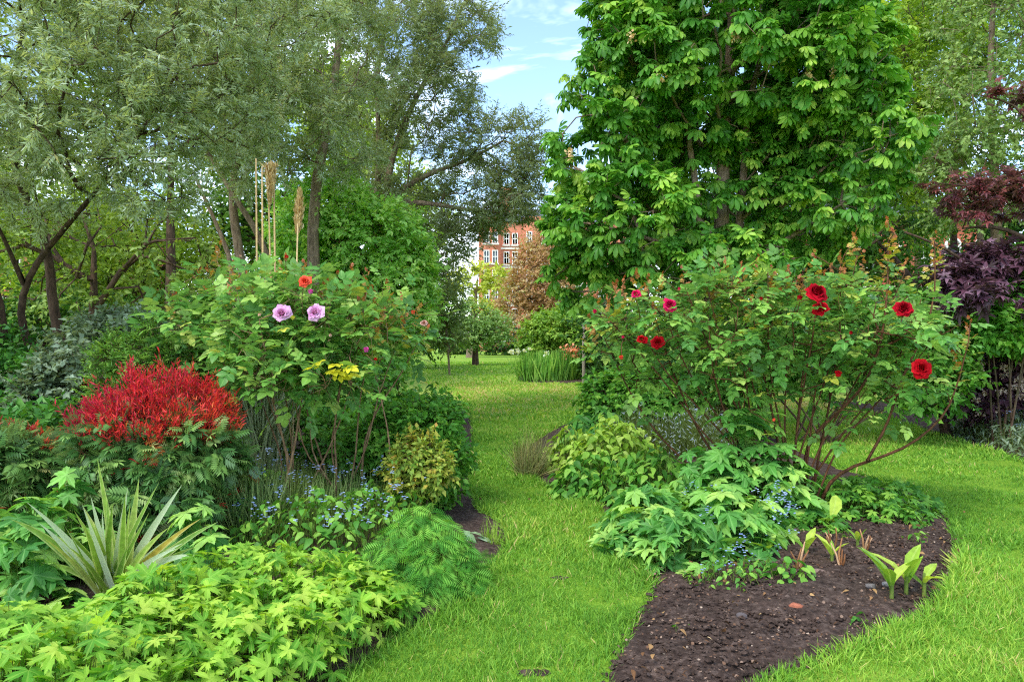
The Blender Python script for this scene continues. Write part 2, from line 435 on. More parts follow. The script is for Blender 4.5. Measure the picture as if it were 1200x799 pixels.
def soilmat():
    k = NT('soil'); ps = k.pos()
    a = k.noise(26, 6, ps, .7); b2 = k.noise(140, 4, ps, .65); c0 = k.noise(3.0, 3, ps)
    c = k.ramp(a, [(.28, '#261d18'), (.5, '#4c3e36'), (.72, '#74645a')])
    c = k.mix(k.math('MULTIPLY', k.ramp(b2, [(.62, (0, 0, 0)), (.74, (1, 1, 1))]), .45), c, '#8c7868')
    c = k.mix(1.0, c, k.ramp(c0, [(.3, (.75, .74, .72)), (.7, (1.15, 1.1, 1.06))]), 'MULTIPLY')
    v = k.n('ShaderNodeBsdfPrincipled'); v.inputs['Roughness'].default_value = .95; v.inputs['Specular IOR Level'].default_value = .15
    bp = k.n('ShaderNodeBump'); bp.inputs['Strength'].default_value = .9; bp.inputs['Distance'].default_value = .02
    k.l(k.math('ADD', a, k.math('MULTIPLY', b2, .4)), bp.inputs['Height']); k.l(bp.outputs[0], v.inputs['Normal'])
    k.l(c, v.inputs['Base Color']); o = k.n('ShaderNodeOutputMaterial'); k.l(v.outputs[0], o.inputs[0]); return k.m
def turfmat():
    k = NT('turf'); ps = k.pos()
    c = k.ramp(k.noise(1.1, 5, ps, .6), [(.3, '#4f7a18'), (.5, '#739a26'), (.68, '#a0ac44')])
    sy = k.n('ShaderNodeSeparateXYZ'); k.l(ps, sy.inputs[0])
    dry = k.ramp(k.math('ADD', k.math('MULTIPLY', sy.outputs[1], .02), k.math('MULTIPLY', k.noise(.35, 4, ps), .25)), [(.30, (0, 0, 0)), (.44, (1, 1, 1)), (.60, (.8, .8, .8)), (.80, (.1, .1, .1))])  # dry mask: sun patch across the mid-lawn, painted into the turf colour
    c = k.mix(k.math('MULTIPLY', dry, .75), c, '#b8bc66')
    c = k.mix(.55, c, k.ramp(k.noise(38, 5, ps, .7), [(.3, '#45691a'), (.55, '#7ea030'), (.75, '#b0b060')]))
    v = k.n('ShaderNodeBsdfPrincipled'); v.inputs['Roughness'].default_value = .9; v.inputs['Specular IOR Level'].default_value = .1
    bp = k.n('ShaderNodeBump'); bp.inputs['Strength'].default_value = .6; bp.inputs['Distance'].default_value = .03
    k.l(k.noise(60, 4, ps, .7), bp.inputs['Height']); k.l(bp.outputs[0], v.inputs['Normal'])
    k.l(c, v.inputs['Base Color']); o = k.n('ShaderNodeOutputMaterial'); k.l(v.outputs[0], o.inputs[0]); return k.m
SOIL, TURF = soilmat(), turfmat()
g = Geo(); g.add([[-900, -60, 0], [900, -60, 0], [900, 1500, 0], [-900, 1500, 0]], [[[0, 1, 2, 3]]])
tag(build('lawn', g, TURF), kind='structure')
def fractal(p, s, seed=0):
    r = np.random.default_rng(seed); z = 0
    for o in range(5):
        for _ in range(3):
            a = r.uniform(0, 6.28); f = s * 2.1 ** o; ph = r.uniform(0, 6.28)
            z = z + np.sin((p[:, 0] * math.cos(a) + p[:, 1] * math.sin(a)) * f + ph + 1.3 * np.sin(p[:, 0] * f * .37 + p[:, 1] * f * .53 + ph * 2)) / 1.75 ** o / 3
    return z
def bed(name, pg, step, amp, ymax):
    lo = pg.min(0); hi = np.minimum(pg.max(0), [9, ymax]); lo = np.maximum(lo, [-7, .6])
    xs = np.arange(lo[0], hi[0] + step, step); ys = np.arange(lo[1], hi[1] + step, step)
    X, Y = np.meshgrid(xs, ys, indexing='ij'); p = np.stack([X.ravel(), Y.ravel()], 1)
    ins = inside(p, pg); d = edge_dist(p, pg) * np.where(ins, 1, -1)
    z = -.03 + .034 * np.clip((d + .05) / .1, 0, 1) + np.clip(d / .45, 0, 1) * .05 + np.clip(d / .06, 0, 1) * amp * (fractal(p, 9, 3) * .9 + fractal(p, 40, 5) * .5)
    idx = np.arange(len(p)).reshape(X.shape)
    q = np.stack([idx[:-1, :-1], idx[1:, :-1], idx[1:, 1:], idx[:-1, 1:]], -1).reshape(-1, 4)
    q = q[(d[q] > -step * 2.2).all(1)]
    g = Geo(); g.add(np.stack([p[:, 0], p[:, 1], z], 1), [q]); tag(build(name, g, SOIL), kind='structure')
bed('soil', BED_R, .022, .011, 12); bed('soil', BED_L, .035, .010, 14); bed('soil', BED_B, .06, .012, 15); bed('soil', BED_I, .08, .01, 30)

# ---- grass
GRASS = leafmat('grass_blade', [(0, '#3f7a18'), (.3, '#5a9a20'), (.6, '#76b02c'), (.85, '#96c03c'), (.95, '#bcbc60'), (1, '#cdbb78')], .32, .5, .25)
gg = Geo()
def zone(d0, d1, dens, h, wd, stations, tw=0):
    hw = 640 / F * d1; A = 2 * hw * (d1 - d0)
    n = int(A * dens); p = np.stack([U(-hw, hw, n), U(d0, d1, n)], 1)
    p = p[(np.abs(p[:, 0]) < 650 / F * p[:, 1] + .2)]
    cl = fractal(p, 5, 9); wn = fractal(p, 1.1, 21)
    keep = lawn_ok(p) & (U(0, 1, len(p)) < .86 + .35 * cl)
    if d0 < 9:
        bare = ((p - G(625, 790)[:2]) ** 2 @ [1, 3]) < .012
        bare |= ((p - G(655, 677)[:2]) ** 2 @ [1, 2]) < .004
        keep &= ~(bare & (U(0, 1, len(p)) < .75))
    p, cl, wn = p[keep], cl[keep], wn[keep]; n = len(p)
    e = edge_dist(p, BED_R); e = np.minimum(e, edge_dist(p, BED_L)); e = np.minimum(e, edge_dist(p, BED_B))
    hh = h * (1 + .35 * cl + .25 * wn) * U(.5, 1.3, n) * (1 + .7 * np.exp(-e / .12))
    B = np.concatenate([p, np.full((n, 1), -.004)], 1)
    T = np.stack([N(n, .55), N(n, .55), np.ones(n)], 1)
    Nn = np.stack([N(n), N(n) - .4, np.full(n, .2)], 1)
    yl = np.clip(fractal(p, 2.3, 33) - .3, 0, 1) * .28
    R = np.clip(yl * .7 + .34 * np.exp(-((p[:, 1] - 19 + 2.5 * wn) / 6) ** 2) + U(0, .86, n) * .75 + .16 * wn + .06 * cl + .08 + np.where(U(0, 1, n) < .045, .5, 0), 0, 1)  # blades turn paler around mid-lawn: the sun patch put into their colour
    tpl = blade([(0, wd * .8)] + stations(wd) + [(1, 0)], .3, .25)
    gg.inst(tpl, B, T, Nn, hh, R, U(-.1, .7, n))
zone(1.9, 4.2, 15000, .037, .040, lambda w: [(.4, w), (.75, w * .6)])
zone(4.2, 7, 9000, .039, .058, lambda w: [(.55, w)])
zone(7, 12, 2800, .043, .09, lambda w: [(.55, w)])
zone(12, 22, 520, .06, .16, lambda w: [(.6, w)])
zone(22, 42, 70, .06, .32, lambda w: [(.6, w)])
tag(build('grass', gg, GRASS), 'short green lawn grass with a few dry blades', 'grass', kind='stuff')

# ------------------------------------------------------------------ generic plants
BARK = barkmat('bark_brown', '#3a2b20', '#7b6350', 22, .7, '#5f6a3a')
BARK_D = barkmat('bark_dark', '#2c211a', '#66503e', 20, .7)
BARK_G = barkmat('bark_grey', '#5a4a3c', '#a08a72', 26, .6)
STEM_G = barkmat('stem_green', '#3f5a1c', '#7a8a3c', 40, .2)
CANE = barkmat('rose_cane', '#3a2418', '#7a5236', 50, .4)
CANE_P = barkmat('rose_cane_pale', '#5c4430', '#a58664', 45, .5)
def woody(name, label, cat, base, lobes, seeds, ntar, tpl, leaf, bark, group=None, crown='crown', trunk='trunk', shell=.5, bf=.3, seg=.35, jit=.05, up=.15, rt=.006, expo=.45, zmin=.05, extra=None, **sp):
    t = thing(name, label, cat, base, group)
    tp, out = sample(lobes, ntar, shell, zmin)
    if extra is not None:
        tp = np.concatenate([tp, extra]); out = np.concatenate([out, np.tile([0, 0, 1.], (len(extra), 1))])
    sk = skeleton(seeds, tp, bf, seg, jit, up)
    gw, gl = Geo(), Geo(); wood(gw, sk, rt, expo)
    if extra is not None: tp, out = tp[:-len(extra)], out[:-len(extra)]
    sprays(gw, gl, tp, out, tpl, **sp)
    build(trunk, gw, bark, t); build(crown, gl, leaf, t)
    return t
def line(*px):                                  # limb through (X, Y, depth) points
    return [P(*p) for p in px]
def ground_line(Xg, d, *px):
    return [np.array([(Xg - CX) * d / F, d, -.05])] + [P(*p) for p in px]

exec_parts = True
# ================================================================== buildings
def brickmat(name, c1, c2, mortar):
    k = NT(name); tc = k.n('ShaderNodeTexCoord'); mp = k.n('ShaderNodeMapping'); mp.inputs['Rotation'].default_value = (math.pi / 2, 0, 0)
    k.l(tc.outputs['Object'], mp.inputs[0]); b = k.n('ShaderNodeTexBrick'); k.l(mp.outputs[0], b.inputs['Vector'])
    b.inputs['Color1'].default_value = col(c1); b.inputs['Color2'].default_value = col(c2); b.inputs['Mortar'].default_value = col(mortar)
    b.inputs['Scale'].default_value = 1; b.inputs['Brick Width'].default_value = .23; b.inputs['Row Height'].default_value = .075; b.inputs['Mortar Size'].default_value = .008
    c = k.mix(1.0, b.outputs['Color'], k.ramp(k.noise(.6, 5, tc.outputs['Object']), [(.3, (.8, .78, .78)), (.7, (1.15, 1.12, 1.1))]), 'MULTIPLY')
    v = k.n('ShaderNodeBsdfPrincipled'); v.inputs['Roughness'].default_value = .9; k.l(c, v.inputs['Base Color'])
    o = k.n('ShaderNodeOutputMaterial'); k.l(v.outputs[0], o.inputs[0]); return k.m
BRICK = brickmat('red_brick', '#c4684a', '#d4805e', '#bc9880'); BRICK2 = brickmat('red_brick_dark', '#a84a34', '#bc5c40', '#a07c68')
STONE = plain('pale_stone', '#d8d2c6', .8); WHITE = plain('white_paint', '#e6e4de', .5); SLATE = plain('slate_roof', '#565a60', .7)
def glassmat():
    k = NT('window_glass'); v = k.n('ShaderNodeBsdfPrincipled'); v.inputs['Base Color'].default_value = (.05, .06, .07, 1); v.inputs['Roughness'].default_value = .06
    o = k.n('ShaderNodeOutputMaterial'); k.l(v.outputs[0], o.inputs[0]); return k.m
GLASS = glassmat()
def window(t, cx, cz, y, ww, wh, arch=False):
    f = Geo(); e = .09
    f.box([cx - ww / 2 - e, y - .10, cz - wh / 2 - e], [cx - ww / 2, y + .12, cz + wh / 2 + e]); f.box([cx + ww / 2, y - .10, cz - wh / 2 - e], [cx + ww / 2 + e, y + .12, cz + wh / 2 + e])
    f.box([cx - ww / 2, y - .098, cz + wh / 2], [cx + ww / 2, y + .12, cz + wh / 2 + e]); f.box([cx - ww / 2, y - .098, cz - .04], [cx + ww / 2, y + .1, cz + .04])
    f.box([cx - .035, y - .09, cz - wh / 2], [cx + .035, y + .1, cz - .042]); f.box([cx - .034, y - .09, cz + .042], [cx + .034, y + .1, cz + wh / 2])
    if arch:
        a = np.linspace(0, math.pi, 13); r = ww / 2 + e * .5
        f.tube(np.stack([cx + r * np.cos(a), np.full(13, y - .03), cz + wh / 2 + e + .02 + r * np.sin(a)], 1), np.full(13, .09), 5)
    fr = build('window', f, WHITE, t, False)
    p = Geo(); p.box([cx - ww / 2, y + .02, cz - wh / 2], [cx + ww / 2, y + .05, cz + wh / 2]); build('pane', p, GLASS, fr, False)
    s = Geo(); s.box([cx - ww / 2 - .2, y - .22, cz - wh / 2 - .26], [cx + ww / 2 + .2, y + .12, cz - wh / 2 - e - .003]); build('sill', s, STONE, fr, False)
def house(name, label, x0, x1, d, hgt, rows, cols, ww, wh, z0, dz, mat, bays=(), arch=False, roofh=2.4, depth=11):
    t = thing(name, label, 'building', ((x0 + x1) / 2, d, 0)); wl = Geo()
    wl.box([x0, d + .3, -.2], [x1, d + depth, hgt])
    for b0, b1 in bays:
        q = .9; wl.add([[b0, d + .302, -.1], [b0 + q, d - q, -.1], [b1 - q, d - q, -.1], [b1, d + .302, -.1], [b0, d + .302, hgt + .5], [b0 + q, d - q, hgt + .5], [b1 - q, d - q, hgt + .5], [b1, d + .302, hgt + .5]],
                       [[[0, 1, 5, 4], [1, 2, 6, 5], [2, 3, 7, 6], [4, 5, 6, 7]]])
    build('wall', wl, mat, t, False)
    for r in range(rows):
        z = z0 + r * dz; b = Geo()
        for xx in cols:
            inb = any(b0 + .5 < xx < b1 - .5 for b0, b1 in bays)
            window(t, xx, z, (d - .9 if inb else d + .3) - .02, ww, wh * (1 - .12 * (r == rows - 1)), arch)
        if r:
            b.box([x0 - .03, d + .16, z - dz / 2 - .12], [x1 + .03, d + .298, z - dz / 2 + .12])
            build('string_course', b, STONE, t, False)
    rf = Geo(); rf.add([[x0 - .3, d, hgt], [x1 + .3, d, hgt], [x1 + .3, d + depth + .3, hgt], [x0 - .3, d + depth + .3, hgt], [x0 + 1, d + depth / 2, hgt + roofh], [x1 - 1, d + depth / 2, hgt + roofh]],
                       [[[0, 1, 5, 4], [2, 3, 4, 5]], [[1, 2, 5], [3, 0, 4]], [[0, 3, 2, 1]]]); r_ = build('roof', rf, SLATE, t, False)
    ch = Geo(); ch.box([x0 + 2.2, d + 4, hgt + .6], [x0 + 3.6, d + 5.2, hgt + roofh + 2]); ch.box([x0 + 2.1, d + 3.9, hgt + roofh + 2.003], [x0 + 3.7, d + 5.3, hgt + roofh + 2.25]); build('chimney', ch, mat, r_, False)
    return t
px = lambda X, d: (X - CX) * d / F
house('apartment_block', 'tall red brick apartment block with white sash windows beyond the lawn', px(561, 80), px(735, 80), 80, 14.2, 6, [px(x, 80) for x in (570.5, 580.5, 593.5, 603.5, 620, 638, 655, 680, 705)], .46, 1.25, 1.9, 2.1, BRICK, bays=[(px(563, 80), px(588, 80)), (px(612, 80), px(645, 80))])
house('brick_house', 'red brick house with arched white windows half hidden behind the purple maple', px(1000, 42), px(1190, 42), 42, 8.2, 2, [px(x, 42) for x in (1018, 1050, 1086, 1120, 1155)], .75, 1.5, 2.6, 3.4, BRICK2, arch=True)
house('brick_house', 'red brick house glimpsed between the dark leaning trunks at the left', px(-330, 48), px(105, 48), 48, 9.0, 2, [px(x, 48) for x in (-280, -220, -160, -100, -40, 12, 60)], .9, 1.6, 2.4, 3.5, BRICK2)

# ================================================================== trees
L_BGY = leafmat('leaf_yellow_green', [(0, '#588822'), (.5, '#8cb430'), (1, '#c0d048')], .38, .5, patch=6)
L_BGO = leafmat('leaf_olive_mid', [(0, '#446626'), (.5, '#688c34'), (1, '#98b250')], .36, .5, patch=5)
L_BGG = leafmat('leaf_mid_green', [(0, '#2c5a17'), (.5, '#4a8424'), (1, '#76a838')], .34, .5, patch=5)
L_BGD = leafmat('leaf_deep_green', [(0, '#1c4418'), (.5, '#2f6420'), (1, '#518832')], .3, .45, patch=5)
L_SILV = leafmat('leaf_silver', [(0, '#58765a'), (.4, '#88a484'), (.8, '#b6c8aa'), (.96, '#d0d8b6'), (1, '#c8b04a')], .38, .45, .4, back=('#a4b18c', .6), patch=9)
L_SILV2 = leafmat('leaf_dusky_olive', [(0, '#546c54'), (.5, '#7a9470'), (.9, '#a0b48c'), (1, '#b8c294')], .4, .5, .3, back=('#8a977a', .5), patch=6)
L_CHEST = leafmat('leaf_chestnut', [(0, '#2c6e20'), (.4, '#4a962a'), (.7, '#78b634'), (1, '#b0d648')], .40, .4, .4, rib=('#7fb04a', .4), back=('#4c8a3a', .5), patch=4)
L_BIRCH = leafmat('leaf_birch', [(0, '#49703a'), (.5, '#6b9450'), (1, '#9bb878')], .32, .45, patch=5)
L_LIME = leafmat('leaf_lime', [(0, '#4c7d1c'), (.5, '#74a527'), (1, '#a3c63c')], .38, .5, patch=4)
L_PURP = leafmat('leaf_purple', [(0, '#4a2228'), (.4, '#74383a'), (.75, '#94504a'), (1, '#a8868e')], .22, .35, .55, back=('#7a6a78', .45), tint=1.0, patch=10)
L_PURP2 = leafmat('leaf_purple_dark', [(0, '#3a2630'), (.5, '#5c3a48'), (1, '#846474')], .18, .35, .55, back=('#5c4a5a', .4), tint=1.0, patch=10)
L_COPPER = leafmat('leaf_copper', [(0, '#8c6840'), (.4, '#b08a5e'), (.7, '#b89e6c'), (1, '#9cac58')], .3, .5, patch=3)
L_CHART = leafmat('leaf_chartreuse', [(0, '#9ab414'), (.5, '#bcc832'), (1, '#dcdc58')], .4, .5, patch=3)
L_FRESH = leafmat('leaf_fresh', [(0, '#5aa648'), (.5, '#88c864'), (1, '#bfe498')], .42, .45, patch=8)

# --- background trees behind the left garden (d 20-45 m)
def bgtree(label, X, d, lobes, leaf, nt, size, per=9, L=.9, rt=.012, tr=.16, group=None, name='background_tree', bark=None, **kw):
    base = np.array([px(X, d), d, 0]); top = P(lobes[0][0], lobes[0][1], d)
    seeds = [([base - [0, 0, .1], base + (top - base) * [.2, .2, .35], base + (top - base) * [.6, .6, .7], top], tr, .04)]
    return woody(name, label, 'tree', base, lobes_px([(x, y, rx, ry, d + dd, rd) for x, y, rx, ry, dd, rd in lobes]), seeds, nt, kw.pop('tpl', OVATE_FAR), leaf, bark or BARK_D, group,
                 seg=.8, rt=rt, nt=5, L=L, per=per, size=size, **kw)
BGG = 'trees massed behind the left border'
bgtree('yellow green leafy tree filling the gap between the dark leaning trunk and the multi-stemmed tree', 150, 20, [(150, 290, 95, 60, 0, 2), (110, 350, 80, 45, 1, 2), (200, 340, 70, 50, 0, 2), (60, 250, 70, 50, 1, 2)], L_BGY, 420, .15, group=BGG)
bgtree('bright green tree behind the tall straw plumes', 330, 22, [(335, 220, 80, 60, 0, 2), (300, 300, 70, 60, 1, 2), (390, 290, 70, 60, 0, 2), (250, 250, 50, 60, 1, 2)], L_BGG, 380, .15, group=BGG)
bgtree('pale yellow green tree showing through the dusky canopy near the sky gap', 420, 26, [(415, 150, 55, 55, 0, 2.5), (440, 220, 60, 50, 0, 2), (380, 120, 50, 40, 1, 2), (480, 270, 40, 40, 0, 2)], L_BGY, 300, .17, group=BGG)
bgtree('mid green tree standing farthest left behind the red brick house corner', -40, 30, [(-30, 280, 110, 90, 0, 3), (60, 330, 70, 60, 0, 3), (-130, 200, 90, 80, 0, 3)], L_BGG, 320, .2, group=BGG)
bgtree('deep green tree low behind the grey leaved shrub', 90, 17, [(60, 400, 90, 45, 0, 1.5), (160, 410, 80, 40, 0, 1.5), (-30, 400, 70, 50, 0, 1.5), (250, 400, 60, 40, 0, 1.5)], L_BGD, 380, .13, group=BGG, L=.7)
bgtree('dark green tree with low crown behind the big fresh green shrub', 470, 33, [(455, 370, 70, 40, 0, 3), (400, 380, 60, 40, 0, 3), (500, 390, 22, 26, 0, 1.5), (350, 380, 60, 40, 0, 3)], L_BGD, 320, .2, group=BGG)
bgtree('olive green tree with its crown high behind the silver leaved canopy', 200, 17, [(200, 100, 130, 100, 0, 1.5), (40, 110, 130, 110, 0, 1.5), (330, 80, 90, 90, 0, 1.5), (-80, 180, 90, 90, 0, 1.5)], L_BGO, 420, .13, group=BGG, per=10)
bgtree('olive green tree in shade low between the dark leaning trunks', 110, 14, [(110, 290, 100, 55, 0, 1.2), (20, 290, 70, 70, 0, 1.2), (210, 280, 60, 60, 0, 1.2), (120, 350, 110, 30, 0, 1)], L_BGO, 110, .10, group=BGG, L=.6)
BGR = 'trees massed behind the right border'
bgtree('deep green tree behind the chestnut trunk', 930, 18, [(900, 300, 100, 60, 0, 2), (980, 260, 80, 60, 0, 2), (880, 250, 60, 60, -.5, 1.5), (1010, 340, 70, 40, 0, 1.5), (830, 350, 80, 30, 0, 1.5), (740, 380, 70, 40, 2, 1.5), (840, 190, 90, 70, 0, 2), (770, 270, 60, 50, 0, 1.5)], L_BGD, 620, .13, group=BGR, L=.7)
bgtree('mid green tree between the chestnut and the weeping birch', 1030, 24, [(1030, 250, 60, 70, 0, 2), (1000, 170, 60, 70, 0, 2), (1080, 230, 40, 40, 1, 1.5), (1100, 340, 60, 30, 0, 1.5)], L_BGG, 330, .15, group=BGR)
bgtree('dark tree behind the fresh green shrub at the right edge', 1190, 17, [(1190, 330, 70, 60, 0, 2), (1250, 260, 70, 70, 0, 2), (1140, 370, 60, 30, 0, 1.5)], L_BGD, 300, .13, group=BGR, L=.7)
bgtree('tall pale green tree at the back of the right border near the sky', 1075, 30, [(1075, 60, 60, 60, 0, 3), (1050, 120, 50, 50, 0, 2.5), (1130, 20, 70, 70, 0, 3), (1050, -20, 50, 50, 0, 3)], L_BGG, 320, .18, group=BGR)

# --- across the lawn
bgtree('pollarded tree with chartreuse new leaves in front of the brick apartment block', 552, 52, [(560, 325, 16, 14, 0, 1.2), (545, 345, 14, 14, 0, 1), (578, 335, 14, 16, 0, 1), (592, 322, 10, 10, 0, 1), (535, 335, 14, 14, 0, 1), (570, 360, 18, 12, 0, 1)], L_CHART, 95, .24, L=.7, per=8, tr=.42, shell=.2, name='pollarded_tree', bark=BARK_G)
bgtree('copper leaved spreading tree beyond the lawn beside the chestnut', 628, 42, [(634, 335, 36, 42, 0, 2.2), (612, 375, 26, 25, 0, 1.5), (646, 298, 30, 26, 0, 2), (604, 350, 20, 18, 0, 1.2), (660, 350, 30, 36, 0, 2)], L_COPPER, 400, .15, L=.9, per=11, name='copper_tree', tr=.2)
bgtree('small round apple tree with dark trunk on the lawn', 557, 36.9, [(557, 372, 24, 14, 0, 1), (540, 388, 20, 13, 0, .8), (578, 386, 20, 14, 0, .8), (558, 395, 25, 8, 0, .9)], leafmat('leaf_apple', [(0, '#4f8040'), (.5, '#78a860'), (1, '#a8cc90')], .3, .5, patch=3), 230, .12, L=.5, per=8, rt=.012, tr=.2, name='apple_tree', bark=BARK_D)
bgtree('slim young tree with thin pale stem and drooping olive crown on the lawn', 527, 27, [(520, 360, 22, 30, 0, .7), (505, 385, 22, 22, 0, .7), (530, 395, 14, 16, 0, .6), (500, 345, 24, 26, 0, .8)], leafmat('leaf_olive_green', [(0, '#3b5c20'), (.5, '#587a2e'), (1, '#869c48')], .32, .5, patch=4), 260, .09, L=.5, per=8, rt=.007, tr=.045, name='young_tree', bark=BARK_G, droop=.5)
# far hedge and trees closing the lawn
def bush(name, label, X, Yb, lobes, leaf, nt, tpl, size, cat='shrub', L=.3, per=7, twigs=5, group=None, stems=5, bark=None, rt=.004, d=None, seg=.25, **kw):
    b = G(X, Yb) if d is None else np.array([px(X, d), d, 0.]); d = b[1]
    lb = lobes_px([(x, y, rx, ry, d + dd, rd) for x, y, rx, ry, dd, rd in lobes])
    sd = []
    for i in range(stems):
        c, r, _ = lb[i % len(lb)]; e = c + N(3, .3) * r; q = b + np.array([U(-.3, .3) * r[0], U(-.3, .3) * r[1], -.04])
        sd.append(([q, q * .55 + e * .45 + np.array([0, 0, .15 * (e[2])]), e], rt * 4, rt * 1.6))
    return woody(name, label, cat, b, lb, sd, nt, tpl, leaf, bark or BARK, group, crown='foliage', trunk='stem', seg=seg, rt=rt, nt=twigs, L=L, per=per, size=size, **kw)
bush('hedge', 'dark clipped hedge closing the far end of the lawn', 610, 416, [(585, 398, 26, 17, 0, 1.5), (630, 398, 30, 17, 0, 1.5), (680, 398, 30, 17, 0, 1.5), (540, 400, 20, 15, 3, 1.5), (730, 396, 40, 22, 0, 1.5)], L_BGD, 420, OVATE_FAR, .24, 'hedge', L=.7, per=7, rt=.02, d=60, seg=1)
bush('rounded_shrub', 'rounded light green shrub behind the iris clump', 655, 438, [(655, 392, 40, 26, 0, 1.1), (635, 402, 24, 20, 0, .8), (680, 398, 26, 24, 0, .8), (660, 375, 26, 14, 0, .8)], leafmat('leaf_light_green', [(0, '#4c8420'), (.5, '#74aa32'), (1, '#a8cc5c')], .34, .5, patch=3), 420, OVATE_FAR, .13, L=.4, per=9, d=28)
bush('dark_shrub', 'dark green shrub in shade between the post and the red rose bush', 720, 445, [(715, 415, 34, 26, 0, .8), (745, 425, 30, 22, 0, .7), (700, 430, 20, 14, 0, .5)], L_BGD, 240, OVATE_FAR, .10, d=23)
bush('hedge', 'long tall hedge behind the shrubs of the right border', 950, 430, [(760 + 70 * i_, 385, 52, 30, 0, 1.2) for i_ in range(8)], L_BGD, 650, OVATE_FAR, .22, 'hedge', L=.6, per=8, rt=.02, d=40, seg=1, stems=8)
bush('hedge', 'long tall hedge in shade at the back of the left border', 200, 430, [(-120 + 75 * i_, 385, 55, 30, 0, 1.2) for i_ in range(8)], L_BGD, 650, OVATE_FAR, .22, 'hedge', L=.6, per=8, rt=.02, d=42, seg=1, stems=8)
# --- big foreground trees at the left
T1 = woody('silver_leaved_tree', 'silver leaved tree with dark leaning trunk and low overhanging branches at the left edge', 'tree', np.array([px(80, 8.3), 8.3, 0]),
      lobes_px([(40, 60, 130, 90, 6.6, 1.2), (190, 50, 120, 90, 6.8, 1.2), (-60, 130, 110, 110, 7, 1.2), (110, 140, 120, 60, 6.3, 1.0), (30, 210, 90, 50, 7, .8), (230, 130, 80, 60, 7.2, .9), (60, -60, 240, 80, 7, 1.6), (290, -10, 110, 90, 7.4, 1), (170, 215, 60, 35, 6.6, .7)]),
      [(ground_line(85, 8.3, (72, 396, 8.3), (61, 366, 8.2), (60, 306, 8.2), (52, 279, 8.1), (39, 249, 8.0), (18, 210, 7.8), (10, 120, 7.5), (30, 20, 7.2)), .072, .02),
       (ground_line(62, 8.0, (42, 419, 7.9), (18, 375, 7.7), (28, 333, 7.6), (55, 291, 7.5), (84, 258, 7.3), (126, 210, 7.0), (170, 150, 6.8), (205, 90, 6.7)), .05, .012),
       (ground_line(10, 7.6, (3, 417, 7.6), (6, 372, 7.6), (-20, 300, 7.4), (-50, 180, 7.2)), .07, .02),
       (line((28, 333, 7.6), (10, 290, 7.2), (-10, 250, 7.0)), .03, .012)],
      800, NARROW, L_SILV, BARK_D, seg=.3, rt=.003, expo=.43, nt=6, L=.25, per=25, start=.1, size=.059, droop=.05, flat=.5, jit=.07, bf=.2)
T2 = woody('multi_stemmed_tree', 'multi-stemmed grey barked tree with silver olive leaves behind the pink rose bush', 'tree', np.array([px(292, 10), 10, 0]),
      lobes_px([(300, 50, 110, 80, 9.8, 1.3), (380, 60, 90, 90, 10.2, 1.3), (330, 140, 100, 50, 9.7, 1.1), (250, 120, 80, 50, 9.8, 1), (350, -60, 170, 70, 10, 1.6), (400, 170, 50, 40, 10, .8), (310, 195, 60, 30, 9.3, .7)]),
      [(ground_line(298, 10, (290, 340, 10), (282, 309, 10), (270, 225, 9.9), (285, 160, 9.8), (300, 60, 9.8), (310, -30, 9.8)), .085, .03),
       (ground_line(310, 10, (318, 300, 10), (285, 246, 9.8), (262, 210, 9.7), (246, 183, 9.9), (225, 150, 9.5), (190, 140, 9.4)), .07, .02),
       (ground_line(282, 9.8, (272, 300, 9.8), (258, 273, 9.8), (240, 234, 9.7), (228, 205, 9.9)), .06, .018),
       (ground_line(355, 10.4, (368, 330, 10.4), (366, 270, 10.4), (372, 200, 10.3), (390, 120, 10.2), (400, 10, 10.2)), .12, .04)],
      620, NARROW, L_SILV, BARK_G, seg=.35, rt=.0035, nt=6, L=.3, per=21, start=.1, size=.07, droop=.08, flat=.5, jit=.07, bf=.2)
T3 = woody('dusky_spreading_tree', 'spreading tree with fine dusky olive foliage and bare grey limbs beside the sky gap', 'tree', np.array([px(368, 13), 13, 0]),
      lobes_px([(470, 30, 55, 55, 13, 1.6), (530, 60, 45, 45, 13, 1.3), (560, 30, 25, 30, 13, .8), (500, 120, 60, 35, 13, 1.3), (540, 160, 45, 25, 13, 1), (585, 175, 42, 35, 13, 1.1), (600, 225, 38, 35, 13, 1), (560, 240, 45, 32, 13, 1), (515, 290, 40, 32, 13, .9), (470, 275, 40, 25, 12.6, .8), (440, 110, 40, 50, 13.2, 1), (530, 322, 14, 16, 13, .5), (618, 160, 20, 30, 13, .6), (622, 215, 18, 36, 13, .6), (585, 250, 40, 14, 13, .7), (480, 200, 60, 40, 13.4, 1.2), (548, 278, 18, 26, 13, .5), (450, -30, 70, 40, 13, 1.5)]),
      [(ground_line(368, 13, (372, 340, 13), (398, 285, 13), (440, 250, 13), (468, 223, 13), (501, 203, 13), (545, 190, 13), (590, 165, 13)), .13, .02),
       (line((452, 238, 13), (457, 189, 13.2), (475, 140, 13.3), (500, 90, 13.3), (530, 40, 13.2), (545, 0, 13.2)), .07, .02),
       (line((455, 236, 13), (490, 237, 12.8), (530, 243, 12.8), (570, 250, 12.8), (600, 250, 12.9)), .06, .015),
       (line((400, 283, 13), (440, 275, 12.7), (480, 280, 12.6), (510, 300, 12.6)), .05, .012),
       (line((440, 250, 13), (445, 180, 13.2), (440, 100, 13.3), (455, 20, 13.3)), .06, .02)],
      760, NARROW, L_SILV2, BARK_G, seg=.4, rt=.004, nt=6, L=.36, per=19, start=.1, size=.08, droop=.15, flat=.4, jit=.08, bf=.2)
